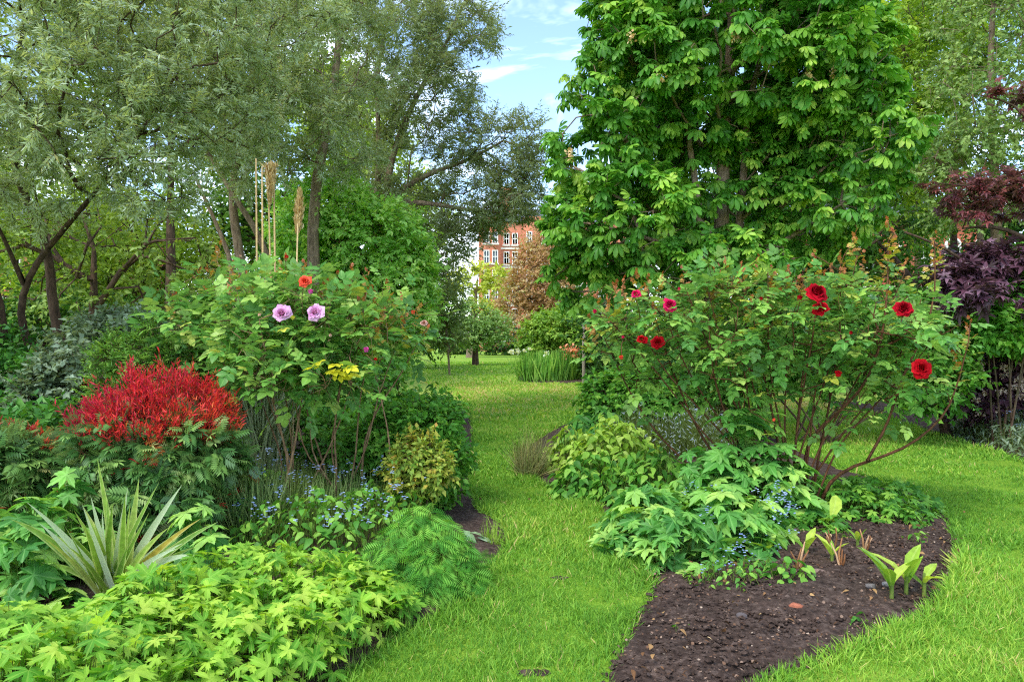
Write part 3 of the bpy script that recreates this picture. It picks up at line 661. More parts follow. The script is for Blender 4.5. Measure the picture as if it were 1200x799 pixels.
# --- horse chestnut
CH = woody('horse_chestnut', 'large horse chestnut tree with dense dark green palmate leaves right of the sky gap', 'tree', np.array([px(845, 10), 10, 0]),
      lobes_px([(850, 60, 150, 120, 10, 2.0), (740, 100, 75, 70, 9.8, 1.2), (940, 90, 90, 90, 9.8, 1.4), (700, 180, 52, 54, 9.8, 1), (695, 265, 52, 48, 9.7, .9), (740, 260, 80, 60, 9.5, 1.1), (990, 170, 70, 60, 9.8, 1.1), (960, 240, 80, 50, 9.9, 1), (860, -60, 180, 90, 10, 2.2), (850, 220, 100, 80, 10.5, 1.0, .9), (800, 310, 60, 25, 9.2, .6), (880, 305, 50, 25, 9.3, .6), (690, 325, 45, 28, 9.9, .6), (750, 20, 60, 60, 9.8, 1.1), (990, 80, 46, 56, 9.8, .9)]),
      [(ground_line(845, 10, (845, 330, 10), (846, 250, 10), (848, 170, 10), (855, 80, 10), (860, -20, 10)), .15, .05),
       (ground_line(862, 10.1, (864, 300, 10), (872, 200, 9.9), (876, 120, 9.8), (900, 40, 9.7)), .09, .03),
       (ground_line(830, 9.9, (826, 310, 9.9), (815, 210, 9.8), (800, 120, 9.7), (780, 40, 9.7)), .08, .025),
       (line((846, 290, 10), (815, 255, 9.7), (785, 215, 9.5), (745, 175, 9.4), (715, 150, 9.5)), .05, .018),
       (line((850, 300, 10), (900, 260, 9.9), (935, 220, 9.4), (975, 190, 9.4)), .055, .018),
       (line((860, 320, 10), (930, 275, 9.5), (985, 240, 9.3)), .05, .015),
       (line((840, 310, 9.9), (790, 290, 9.4), (730, 270, 9.2), (680, 260, 9.3)), .05, .015)],
      2400, CHEST, L_CHEST, BARK_G, shell=.6, seg=.35, rt=.005, nt=2, L=.22, per=4, size=.135, droop=.2, flat=1.3, nrand=.35, flex=(-.1, .25), spread=.6, up=.1, jit=.06, bf=.25, start=.5, fwd=.7)
# flower candles gone over
CAND = leafmat('faded_blossom', [(0, '#b08a52'), (.5, '#d2b07a'), (1, '#e4cda0')], .2)
for X, Y in ((870, 18), (890, 62), (862, 45), (975, 85), (948, 85), (740, 45), (776, 92), (668, 180)):
    gc = Geo(); gs = Geo(); b = P(X, Y + 5, 8.6); e = P(X, Y - 6, 8.6)
    gs.tube([b, (b + e) / 2, e], [.006, .005, .003], 4)
    q = b + (e - b) * U(.1, 1, (26, 1)) + N((26, 3), .022); gc.inst(ROUND, q, N((26, 3)), N((26, 3)), .035)
    f_ = build('flower_candle', gc, CAND, CH); build('stalk', gs, STEM_G, f_)
# --- right hand trees
woody('weeping_birch', 'weeping birch with pale grey green hanging foliage at the upper right edge', 'tree', np.array([px(1165, 16), 16, 0]),
      lobes_px([(1170, 40, 70, 80, 15.5, 1.6), (1150, 130, 65, 60, 15, 1.3), (1180, 190, 70, 50, 15, 1.3), (1240, 100, 70, 120, 15.5, 1.6), (1120, 180, 40, 35, 15, .9), (1110, 205, 40, 30, 15, .8), (1180, -60, 110, 60, 16, 2), (1145, 245, 45, 25, 15, .7)]),
      [(ground_line(1168, 16, (1168, 280, 16), (1165, 200, 16), (1160, 100, 16), (1165, -40, 16)), .16, .04), (ground_line(1150, 16, (1150, 270, 16), (1135, 200, 15.8), (1115, 160, 15.6)), .12, .03),
       (line((1150, 270, 16), (1112, 195, 15.6), (1090, 175, 15.5), (1072, 170, 15.4)), .06, .02)],
      520, OVATE_FAR, L_BIRCH, BARK_G, seg=.5, rt=.005, nt=5, L=.6, per=12, size=.085, droop=.7, up=-.7, flat=.3, bf=.2)
woody('lime_leaved_tree', 'lime green feathery tree between the chestnut and the weeping birch', 'tree', np.array([px(1112, 19), 19, 0]),
      lobes_px([(1080, 90, 55, 60, 18, 1.5), (1060, 150, 50, 45, 18, 1.3), (1110, 70, 45, 60, 18.5, 1.3), (1060, 200, 40, 28, 18, 1), (1040, 40, 40, 50, 18.5, 1.3), (1110, 10, 70, 45, 19, 1.6), (1075, 245, 45, 25, 18, 1)]),
      [(ground_line(1125, 19, (1115, 215, 19), (1100, 180, 18.8), (1080, 130, 18.5), (1065, 60, 18.5)), .13, .03), (line((1115, 215, 19), (1130, 130, 19), (1125, 40, 19)), .09, .03), (line((1134, 160, 18), (1100, 156, 18), (1070, 154, 18)), .04, .015)],
      430, OVATE_FAR, L_LIME, BARK, seg=.5, rt=.006, nt=5, L=.55, per=12, size=.10, droop=.1, flat=1.2, up=-.1, bf=.2)
woody('purple_maple', 'purple leaved Japanese maple with layered branches at the right edge', 'tree', np.array([px(1235, 9), 9, 0]),
      lobes_px([(1155, 228, 42, 8, 9, .6), (1200, 218, 46, 8, 9, .6), (1215, 238, 36, 9, 9, .6), (1182, 112, 26, 6, 9.2, .25, .5), (1225, 118, 26, 10, 9.2, .4), (1110, 222, 20, 8, 8.8, .3), (1135, 250, 20, 6, 8.9, .3)]),
      [(ground_line(1240, 9, (1235, 330, 9), (1225, 240, 9), (1220, 150, 9.1), (1215, 80, 9.2)), .09, .03), (line((1228, 300, 9), (1190, 270, 9), (1150, 262, 8.9), (1128, 268, 8.9)), .04, .012), (line((1222, 170, 9), (1195, 120, 9.2), (1150, 112, 9.2)), .025, .008), (line((1225, 240, 9), (1170, 222, 9), (1100, 215, 8.8)), .03, .008)],
      110, MAPLE, L_PURP, BARK_D, seg=.25, rt=.003, nt=4, L=.17, per=5, nrand=.3, size=.074, droop=.15, flat=1.3, up=-.05, bf=.2, shell=.3)
woody('purple_maple', 'low spreading dark purple maple above the fresh green shrub', 'tree', np.array([px(1180, 8.8), 8.8, 0]),
      lobes_px([(1150, 312, 34, 14, 8.8, .5), (1112, 340, 16, 16, 8.6, .4), (1122, 328, 18, 10, 8.6, .4), (1185, 302, 32, 8, 8.8, .5), (1135, 345, 22, 8, 8.5, .4), (1205, 345, 14, 20, 8.5, .3)]),
      [(ground_line(1262, 9.3, (1240, 400, 9.2), (1170, 345, 8.8), (1150, 320, 8.7)), .05, .015), (line((1170, 345, 8.8), (1120, 297, 8.6), (1090, 283, 8.5), (1060, 272, 8.5)), .022, .012)],
      95, MAPLE, L_PURP2, BARK_D, seg=.25, rt=.003, nt=4, L=.18, per=5, nrand=.35, size=.11, droop=.2, flat=1.3, up=-.05, bf=.2, shell=.3)
g = Geo(); tl = thing('leaning_branch', 'bare leaning branch rising out of the shrubs behind the red rose bush', 'tree', np.array([px(1085, 10), 10, 0]))
g.tube(np.array(ground_line(1110, 10, (1078, 345, 10), (1060, 318, 10), (1045, 300, 10), (1030, 285, 10))), np.array([.07, .055, .05, .04, .02]), 7); build('trunk', g, BARK_D, tl)
# ================================================================== shrubs and border plants
L_GREEN = leafmat('leaf_border_green', [(0, '#1f5a1e'), (.5, '#35802c'), (1, '#66a844')], .3, .45, patch=14)
L_GREEN2 = leafmat('leaf_bright_green', [(0, '#2f7420'), (.5, '#4f9a2c'), (1, '#86c044')], .34, .45, patch=14)
L_GREY = leafmat('leaf_grey_green', [(0, '#3c5a44'), (.5, '#5f7d64'), (1, '#93a88c')], .22, .5, back=('#8fa48c', .4), patch=14)
# left middle distance
bush('fresh_green_shrub', 'big fresh green shrub filling the space beneath the dusky tree', 455, 500, [(440, 285, 62, 42, 0, 1), (475, 322, 34, 36, 0, .9), (400, 250, 46, 38, 0, .9), (455, 370, 30, 36, 0, .8), (360, 265, 40, 40, .2, .8), (440, 370, 70, 55, .2, .9), (370, 340, 60, 50, .4, .8), (440, 420, 36, 28, 0, .7)], L_FRESH, 900, OVATE_FAR, .085, L=.26, per=9, rt=.004, d=11.2, stems=9)
bush('grey_leaved_shrub', 'grey green leaved shrub behind the red tipped nandina', 115, 550, [(120, 420, 50, 35, 0, .6), (90, 460, 45, 40, -.2, .5), (150, 400, 40, 30, .2, .5), (60, 480, 40, 40, -.3, .5), (160, 460, 50, 40, 0, .5)], L_GREY, 420, OVATE_FAR, .06, L=.2, per=9, d=7.2, stems=7)
L_FEATH = leafmat('leaf_feathery', [(0, '#2f6420'), (.5, '#54912c'), (1, '#8fbf50')], .3, .5, patch=14)
for X, Y, lab in ((165, 395, 'upright feathery green conifer just behind the red nandina tips'), (132, 412, 'shorter feathery green conifer left of the upright one'), (196, 418, 'broad feathery green conifer beside the rose stems')):
    bush('feathery_conifer', lab, X, 590, [(X, Y + 45, 22, 50, 0, .25), (X + 3, Y + 12, 12, 30, 0, .14)], L_FEATH, 150, NARROW, .035, L=.13, per=12, d=5.9, stems=4, rt=.003, group='feathery conifers behind the nandina', up=.9, fwd=1.4, droop=-.2)
bush('understorey_shrub', 'dark leafy undergrowth shrub at the foot of the leaning trunks', 20, 560, [(20, 470, 60, 40, 0, .6), (-40, 440, 60, 60, .3, .6), (40, 530, 60, 40, -1.2, .5), (-40, 540, 70, 50, -1.0, .5)], L_GREEN, 420, OVATE_FAR, .07, L=.25, per=8, d=7.0, stems=7)
bush('understorey_shrub', 'leafy green shrub in shade behind the left rose stems', 250, 540, [(250, 440, 70, 45, 0, .5), (330, 450, 60, 45, .2, .5), (410, 460, 60, 50, .4, .5), (200, 470, 50, 40, 0, .5), (330, 510, 60, 26, -.6, .4), (420, 510, 50, 26, -.6, .4)], L_GREEN2, 480, OVATE_FAR, .065, L=.22, per=8, d=7.8, stems=7)
# right middle distance
bush('fresh_green_shrub', 'bright green small leaved shrub at the right edge under the purple maple', 1180, 520, [(1185, 360, 34, 24, 0, .5), (1215, 325, 30, 30, 0, .5), (1158, 382, 26, 16, -.1, .4), (1215, 380, 40, 26, 0, .5)], leafmat('leaf_bright_mid', [(0, '#2f7a1c'), (.5, '#51a02a'), (1, '#84c442')], .34, .45, patch=10), 520, OVATE_FAR, .075, L=.26, per=9, d=9.0, stems=6)
PH = bush('ninebark_shrub', 'purple leaved shrub dotted with cream flower heads at the right edge', 1185, 505, [(1180, 425, 60, 36, 0, .6), (1225, 430, 60, 50, 0, .6), (1150, 450, 45, 32, -.1, .5), (1170, 468, 60, 24, -.2, .5)], L_PURP2, 380, OVATE_FAR, .085, L=.25, per=7, d=9.9, stems=6)
g = Geo(); tp, o_ = sample(lobes_px([(1180, 435, 56, 34, 9.7, .6), (1225, 430, 56, 46, 9.7, .6), (1155, 450, 42, 32, 9.6, .5), (1170, 467, 56, 24, 9.5, .5)]), 150, .85)
tp = tp[o_[:, 1] < .3]
q = np.repeat(tp, 22, 0) + nrm(N((len(tp) * 22, 3))) * .045 * [1, 1, .6]
g.inst(ROUND, q, N((len(q), 3)), np.array([0, -.3, 1.]) + N((len(q), 3), .4), .032); build('flower_head', g, leafmat('cream_blossom', [(0, '#a88a80'), (.6, '#cbb4a2'), (1, '#e0d2c0')], .2), PH)
L_BACK = leafmat('leaf_back_border', [(0, '#27611c'), (.5, '#448e2a'), (1, '#7db548')], .32, .45, patch=8)
bush('leafy_shrub', 'leafy green shrub directly behind the red rose bush', 960, 500, [(960, 400, 90, 55, 0, .6), (1060, 400, 70, 50, 0, .6), (870, 420, 70, 45, .2, .6), (1090, 440, 45, 40, -.2, .5)], L_BACK, 620, OVATE_FAR, .075, L=.25, per=8, d=9.2, stems=8)
bush('leafy_shrub', 'low leafy green shrub at the bed end left of the red rose bush', 705, 490, [(715, 468, 26, 20, 0, .4), (745, 460, 36, 24, .1, .5), (785, 462, 45, 26, .1, .5)], L_GREEN2, 320, OVATE_FAR, .08, L=.22, per=7, d=9.6, stems=6)
# ---- nandinas
L_NAND = leafmat('leaf_nandina', [(0, '#245226'), (.45, '#447c3a'), (.75, '#72a050'), (.93, '#a4b860'), (1, '#9a6a40')], .22, .4, .5, back=('#7f987c', .5), patch=20)
L_NRED = leafmat('leaf_nandina_red', [(0, '#b41a48'), (.4, '#dc3040'), (.75, '#ec5638'), (1, '#f08c48')], .35, .4, .4, tint=1.0, patch=20)
L_NDRY = leafmat('leaf_nandina_dry', [(0, '#8a4a20'), (.5, '#b8702e'), (1, '#d0964a')], .25, .6)
def nandina(label, X, d, w, top, redshare, low):
    b = np.array([px(X, d), d, 0.]); t = thing('nandina_shrub', label, 'shrub', b, 'nandina shrubs in the left border')
    k = w / 100 * d / F; gw, gl, gr, gd = Geo(), Geo(), Geo(), Geo()
    hz = lambda Y: H - (Y - HY) * d / F
    zt, zl = hz(top), hz(low)
    lob = [(b + [0, 0, zl * .55], np.array([98 * k, 85 * k, zl * .5]), 1.6), (b + [-30 * k, -20 * k, zl * .9], np.array([62 * k, 60 * k, zl * .22]), 1), (b + [40 * k, -10 * k, zl * .85], np.array([60 * k, 60 * k, zl * .25]), 1)]
    tp, out = sample(lob, 330, .55)
    sd = [([b + [U(-.15, .15), U(-.12, .12), -.05], b + [U(-.2, .2), U(-.2, .2), zl * .5], b + [U(-.6, .6) * 100 * k, U(-.5, .5) * 90 * k, zl * .95]], .009, .005) for _ in range(9)]
    n = int(150 * redshare); a = U(0, 6.28, n); r = np.sqrt(U(0, 1, n)) * 92 * k
    rt_ = np.stack([b[0] + r * np.cos(a), b[1] + r * np.sin(a) * .85, np.zeros(n)], 1)
    dome = 1 - (r / (108 * k)) ** 2
    zr = zl * .86 + (zt - zl * .86) * dome * U(.35, .9, n); rt_[:, 2] = zr
    sk = skeleton(sd, np.concatenate([tp, rt_]), .25, .12, .05, .2); wood(gw, sk, .0022, .4)
    sprays(gw, gl, tp, out, PINN, nt=3, L=.12, per=5, size=.095, droop=.15, flat=1.1, spread=.6)
    # red new growth: upright feathery shoots
    D = nrm(np.stack([np.cos(a) * r / (90 * k) * .55 + N(n, .14), np.sin(a) * r / (90 * k) * .4 + N(n, .14), np.ones(n)], 1))
    B = np.repeat(rt_, 8, 0) + N((n * 8, 3), .02); DD = nrm(np.repeat(D, 8, 0) + N((n * 8, 3), .2)); E = B + DD * U(.06, .19, n * 8)[:, None]
    gw.prisms(B, E, .0025, .001, 3)
    q = np.tile(np.linspace(.02, 1, 14), n * 8)[:, None]; Bp = np.repeat(B, 14, 0); Ep = np.repeat(E, 14, 0); Dp = np.repeat(DD, 14, 0); m = len(Bp)
    # plum-red to the left, scarlet in the middle, orange low down, as the plant itself is coloured
    fx = (Bp[:, 0] - b[0]) / (100 * k); fz = (Bp[:, 2] - zl * .86) / max(zt - zl * .86, .01)
    R = np.clip(.42 + .22 * fx - .35 * np.clip(-fx - .25, 0, 1) + .25 * (.35 - fz) + N(m, .16), 0, 1)
    gr.inst(FINE, Bp + (Ep - Bp) * q, Dp * .9 + N((m, 3), .42), N((m, 3)), U(.024, .05, m), R)
    # a few red and dry leaves lower down
    idx = rng.choice(len(tp), 14); sprays(gw, gr, tp[idx] + out[idx] * .05, out[idx], PINN, nt=2, L=.1, per=3, size=.08, droop=.2, flat=.8)
    idx = rng.choice(len(tp), 7 if w > 80 else 26); sprays(gw, gd, tp[idx] + out[idx] * .05, out[idx], PINN, nt=2, L=.1, per=4, size=.09, droop=.5, flat=.8)
    build('stem', gw, CANE, t); build('foliage', gl, L_NAND, t); build('red_shoots', gr, L_NRED, t, label='scarlet new shoots'); build('dry_leaves', gd, L_NDRY, t, label='dry orange leaves')
    return t
nandina('wide nandina with a crown of scarlet shoots above dark green leaves', 184, 4.7, 92, 432, .95, 506)
nandina('small nandina with a few crimson shoots and dry orange fronds at the left edge', -2, 4.6, 52, 500, .13, 528)
# ---- straw plumes (pampas grass)
PL = thing('pampas_grass', 'pampas grass with tall straw stems and dry plumes rising behind the pink roses', 'plant', np.array([px(310, 6.6), 6.6, 0]))
STRAW = leafmat('straw', [(0, '#a88a58'), (.5, '#c8ac78'), (1, '#dcc698')], .25, .6)
g = Geo()
for X0, X1, Y1 in ((303, 300, 186), (312, 307, 196), (313, 315, 238), (325, 321, 206), (338, 349, 262)):
    b = np.array([px(X0, 6.6), 6.6 + U(-.1, .1), 0]); e = P(X1, Y1, 6.6 + U(-.15, .15)); m = (b + e) / 2 + [U(-.035, .035), U(-.03, .03), 0]
    g.tube([b, m, e], [.0125, .0115, .007], 6, r=U(.4, .8))
build('stem', g, STRAW, PL)
for X, Y0, Y1, wd in ((315.5, 246, 196, .055), (349, 275, 226, .034)):
    g = Geo(); b = P(X, Y0, 6.6); e = P(X + 2, Y1, 6.6); n = 1600; s = U(0, 1, n)[:, None]
    prof = (wd * (s ** .8 if wd > .05 else np.sin(math.pi * (.15 + .8 * s))))
    q = b + (e - b) * s + np.concatenate([N((n, 2), .4) * prof, np.zeros((n, 1))], 1)
    T = (e - b) / np.linalg.norm(e - b) + np.concatenate([(q - (b + (e - b) * s))[:, :2] * 6, np.zeros((n, 1))], 1) + N((n, 3), .08)
    g.inst(NARROW, q, T, N((n, 3)), U(.03, .07, n)); build('plume', g, STRAW, PL)
g = Geo(); STRAP = leafmat('leaf_pampas', [(0, '#5c7458'), (.5, '#7f9878'), (.9, '#a9b894'), (1, '#bba878')], .2, .5)
n = 420; a = U(0, 6.28, n); B = np.stack([px(312, 6.4) + .14 * np.cos(a) * U(0, 1, n), 6.4 + .14 * np.sin(a), U(0, .5, n)], 1)
T = np.stack([np.cos(a) * .45, np.sin(a) * .45, np.ones(n)], 1) + N((n, 3), .12)
g.inst(blade([(0, .006), (.2, .007), (.4, .007), (.6, .006), (.8, .004), (1, 0)], .2, 0), B, T, np.stack([np.cos(a), np.sin(a), np.full(n, .8)], 1), U(.55, 1.1, n), None, U(.3, 1.5, n)); build('foliage', g, STRAP, PL)

# ---- rose blooms
def bloom(c, r, axis, n=30, open_=1.0):
    """double rose: spiral of cupped petals about the axis"""
    g = Geo(); z = nrm(np.array(axis, float)); x = nrm(np.cross(z, [.3, .5, .81])); y = np.cross(z, x)
    for k in range(n):
        o = (k + .5) / n; ph = k * 2.39996 + U(-.35, .35); jr = U(.84, 1.14); jz = U(-.12, .12); wid = .62 + .75 * o
        S, Tt = np.meshgrid(np.linspace(-1, 1, 5), np.linspace(0, 1, 5), indexing='ij')
        wsh = np.sin(np.pi * (.16 + .68 * Tt)) ** .8
        ang = ph + S * wid * wsh * (.85 + .3 * (1 - o))
        lean = o * open_
        rad = r * (.10 + .34 * o + (.62 * lean) * Tt ** 1.3 * (1 - .12 * S ** 2) - .9 * max(0, .34 - o) * Tt)
        zz = r * ((.95 - .55 * lean) * np.sin(Tt * 1.45) * (1 - .08 * S ** 2) - .30 * lean * np.clip(Tt - .72, 0, 1) * 2.2 - .12 * o) + r * .05 * np.sin(S * 3 + k)
        rad = rad * jr * (1 + .10 * np.sin(S * 4 + k * 1.7) * Tt); zz = zz + r * (jz * Tt + .09 * np.sin(S * 5 + k * 2.3) * Tt ** 2)
        V = c + rad[..., None] * (np.cos(ang)[..., None] * x + np.sin(ang)[..., None] * y) + zz[..., None] * z
        i = np.arange(25).reshape(5, 5); q = np.stack([i[:-1, :-1], i[1:, :-1], i[1:, 1:], i[:-1, 1:]], -1).reshape(-1, 4)
        A = np.zeros((25, 3)); A[:, 0] = np.clip(.25 + .5 * o + U(-.2, .2), 0, 1); A[:, 1] = S.ravel(); A[:, 2] = Tt.ravel()
        g.add(V.reshape(-1, 3), [q], A)
    return g
def rosemat(name, a, b, c):
    return leafmat(name, [(0, a), (.5, b), (1, c)], .18, .6, .1, tint=.9, patch=60)
R_RED = rosemat('petal_dark_red', '#620210', '#960618', '#b80e22'); R_SCAR = rosemat('petal_scarlet', '#8c0410', '#b80a18', '#d01a26'); R_MAG = rosemat('petal_magenta', '#a0063a', '#cc104c', '#dc3068')
R_LIL = rosemat('petal_lilac', '#cc78b8', '#dc9ccc', '#ecc0e0'); R_COR = rosemat('petal_coral', '#d02818', '#e84a34', '#f07a5a'); R_PINK = rosemat('petal_pink', '#b81c82', '#d23c9a', '#de6ab4'); R_ORG = rosemat('petal_orange', '#c83c14', '#e0602a', '#e88a50'); R_FADE = rosemat('petal_faded', '#c87a6a', '#dba090', '#e8c4b0')
SEPAL = leafmat('sepal', [(0, '#3a6a24'), (1, '#6f9a3c')], .2)
def add_flower(t, p, rpx, mat, kind, d):
    r = rpx * .98 * d / F
    ax = nrm(np.array([U(-.35, .35), -.95 + U(-.2, .2), .5 + U(-.1, .25)])) if kind == 'open' else nrm(np.array([U(-.3, .3), U(-.4, .1), 1.2])) if kind != 'face' else nrm(np.array([U(-.15, .15), -1, .35]))
    g = bloom(p - ax * r * .3, r, ax, 34 if rpx > 7 else 18, 1.0 if kind != 'bud' else .35)
    fl = build('rose_bud' if kind == 'bud' else 'rose_flower', g, mat, t)
    s = Geo(); n = 5; a = np.arange(n) * 1.2566; x = nrm(np.cross(ax, [.3, .5, .81])); y = np.cross(ax, x)
    dr = np.cos(a)[:, None] * x + np.sin(a)[:, None] * y
    s.inst(LANCE, np.tile(p - ax * r * .55, (n, 1)), dr + ax * (.9 if kind == 'bud' else .1), np.tile(ax, (n, 1)), r * 1.0)
    s.tube([p - ax * r * .75, p - ax * r * .45, p - ax * r * .2], [r * .10, r * .26, r * .3], 7); build('sepals', s, SEPAL, fl)
L_ROSE = leafmat('leaf_rose', [(0, '#2c6a28'), (.4, '#4c9238'), (.66, '#78b044'), (.9, '#aec446'), (1, '#d0c83e')], .30, .38, .45, rib=('#9cc070', .35), back=('#7fa878', .45), patch=14)
L_ROSEN = leafmat('leaf_rose_young', [(0, '#a05232'), (.35, '#b67844'), (.65, '#b0a048'), (1, '#92b046')], .32, .4, .4, patch=14)
def clear(g, c, r):
    '''leaves that would grow through a flower give way to it'''
    for i in range(len(g.V)):
        m = len(ROSE[0]); v = g.V[i].reshape(-1, m, 3); ok = np.ones(len(v), bool)
        for cc, r_ in zip(c, r): ok &= (np.linalg.norm(v - cc, axis=2).min(1) > r_)
        idx = np.where(ok)[0]; b0 = g.base[i] if hasattr(g, 'base') else None
        g.V[i] = v[idx].reshape(-1, 3); g.A[i] = g.A[i].reshape(-1, m, 3)[idx].reshape(-1, 3)
    g.n = 0; g.F = []
    for V in g.V:
        k = len(V) // len(ROSE[0]); off = (np.arange(k) * len(ROSE[0]))[:, None, None]
        for f in ROSE[1]: g.F.append((f[None] + off).reshape(-1, f.shape[1]) + g.n)
        g.n += len(V)
def rose(label, X, d, lobes, seeds, nt, flowers, shoots, leafsize, cane, group, extra=None):
    b = np.array([px(X, d), d, 0.]); t = thing('rose_bush', label, 'rose bush', b, group)
    lb = lobes_px(lobes); tp, out = sample(lb, nt, .35)
    shoots = shoots + [(x + U(-26, 26), y + U(6, 30), dd + U(-.35, .2)) for x, y, dd in shoots[::3]]
    fp = np.array([P(x, y, dd) for x, y, r, m, k, dd in flowers]) if flowers else np.zeros((0, 3))
    sp = np.array([P(x, y, dd) for x, y, dd in shoots]) if shoots else np.zeros((0, 3))
    ax = fp - [0, 0, .03] if len(fp) else fp
    sk = skeleton(seeds, np.concatenate([tp, ax, sp]), .22, .16, .05, .22)
    gw, gl, gn = Geo(), Geo(), Geo(); wood(gw, sk, .0032, .42)
    sprays(gw, gl, tp, out * [1, 1, .4], ROSE, nt=2, L=.19, per=2, size=leafsize, droop=.02, flat=1.3, nrand=.33, flex=(-.15, .15), spread=.8, up=.35, start=.4, fwd=.6, sizevar=.3)
    if len(fp):
        rr_ = np.array([f_[2] * f_[5] / F for f_ in flowers]); clear(gl, fp + np.array([0, -.08, .02]), rr_ * 1.1 + .05)
    if len(fp):                                  # leaves under each flower
        k = np.repeat(fp - [0, -.03, .10], 4, 0); a = U(0, 6.28, len(k)); gl.inst(ROSE, k, np.stack([np.cos(a), np.sin(a), np.full(len(k), -.1)], 1), np.array([0, 0, 1.]) + N((len(k), 3), .25), leafsize * U(.55, .85, len(k)))
    if len(sp):                                  # bronze young shoots
        m = 11; k = np.repeat(sp, m, 0); h = np.tile(np.linspace(-.26, .02, m), len(sp)); a = U(0, 6.28, len(k))
        k = k + np.stack([N(len(k), .008), N(len(k), .008), h], 1); young = []
        gn.inst(ROSE, k, np.stack([np.cos(a), np.sin(a), .3 + 2.2 * np.clip((h + .26) / .28, 0, 1) ** 2], 1), np.array([0, 0, 1.]) + N((len(k), 3), .3), leafsize * (.7 - .42 * np.clip((h + .26) / .28, 0, 1)), np.clip(1.0 - .9 * np.clip((h + .26) / .28, 0, 1) + N(len(k), .12), 0, 1))
    build('cane', gw, cane, t); build('foliage', gl, L_ROSE, t)
    if len(sp):                                  # one part for each shoot
        nv = 11 * len(ROSE[0]); Vn, An = gn.V[0].reshape(len(sp), nv, 3), gn.A[0].reshape(len(sp), nv, 3)
        for v_, a_ in zip(Vn, An):
            q_ = Geo(); o_ = (np.arange(11) * len(ROSE[0]))[:, None, None]; q_.add(v_, [(f[None] + o_).reshape(-1, f.shape[1]) for f in ROSE[1]], a_); build('young_shoot', q_, L_ROSEN, t, label='bronze young shoot')
    if extra: extra(t)
    for (x, y, r, m, k, dd), p in zip(flowers, fp): add_flower(t, p, r, m, k, dd)
    return t
D = 5.5
RR = [(725, 395, 24, 32, 5.9, .4), (772, 385, 55, 40, 5.6, .55), (850, 380, 75, 48, 5.5, .6), (940, 385, 75, 46, 5.5, .6), (1020, 385, 62, 46, 5.4, .55), (1068, 385, 34, 44, 5.4, .4), (1045, 440, 46, 30, 5.4, .4), (930, 440, 90, 30, 5.6, .5, .6), (810, 445, 70, 26, 5.6, .5, .6), (1102, 395, 14, 24, 5.4, .2), (750, 445, 36, 22, 5.8, .35, .6), (890, 345, 110, 16, 5.5, .45), (990, 480, 70, 24, 5.4, .4, .3), (850, 480, 70, 20, 5.6, .35, .25)]
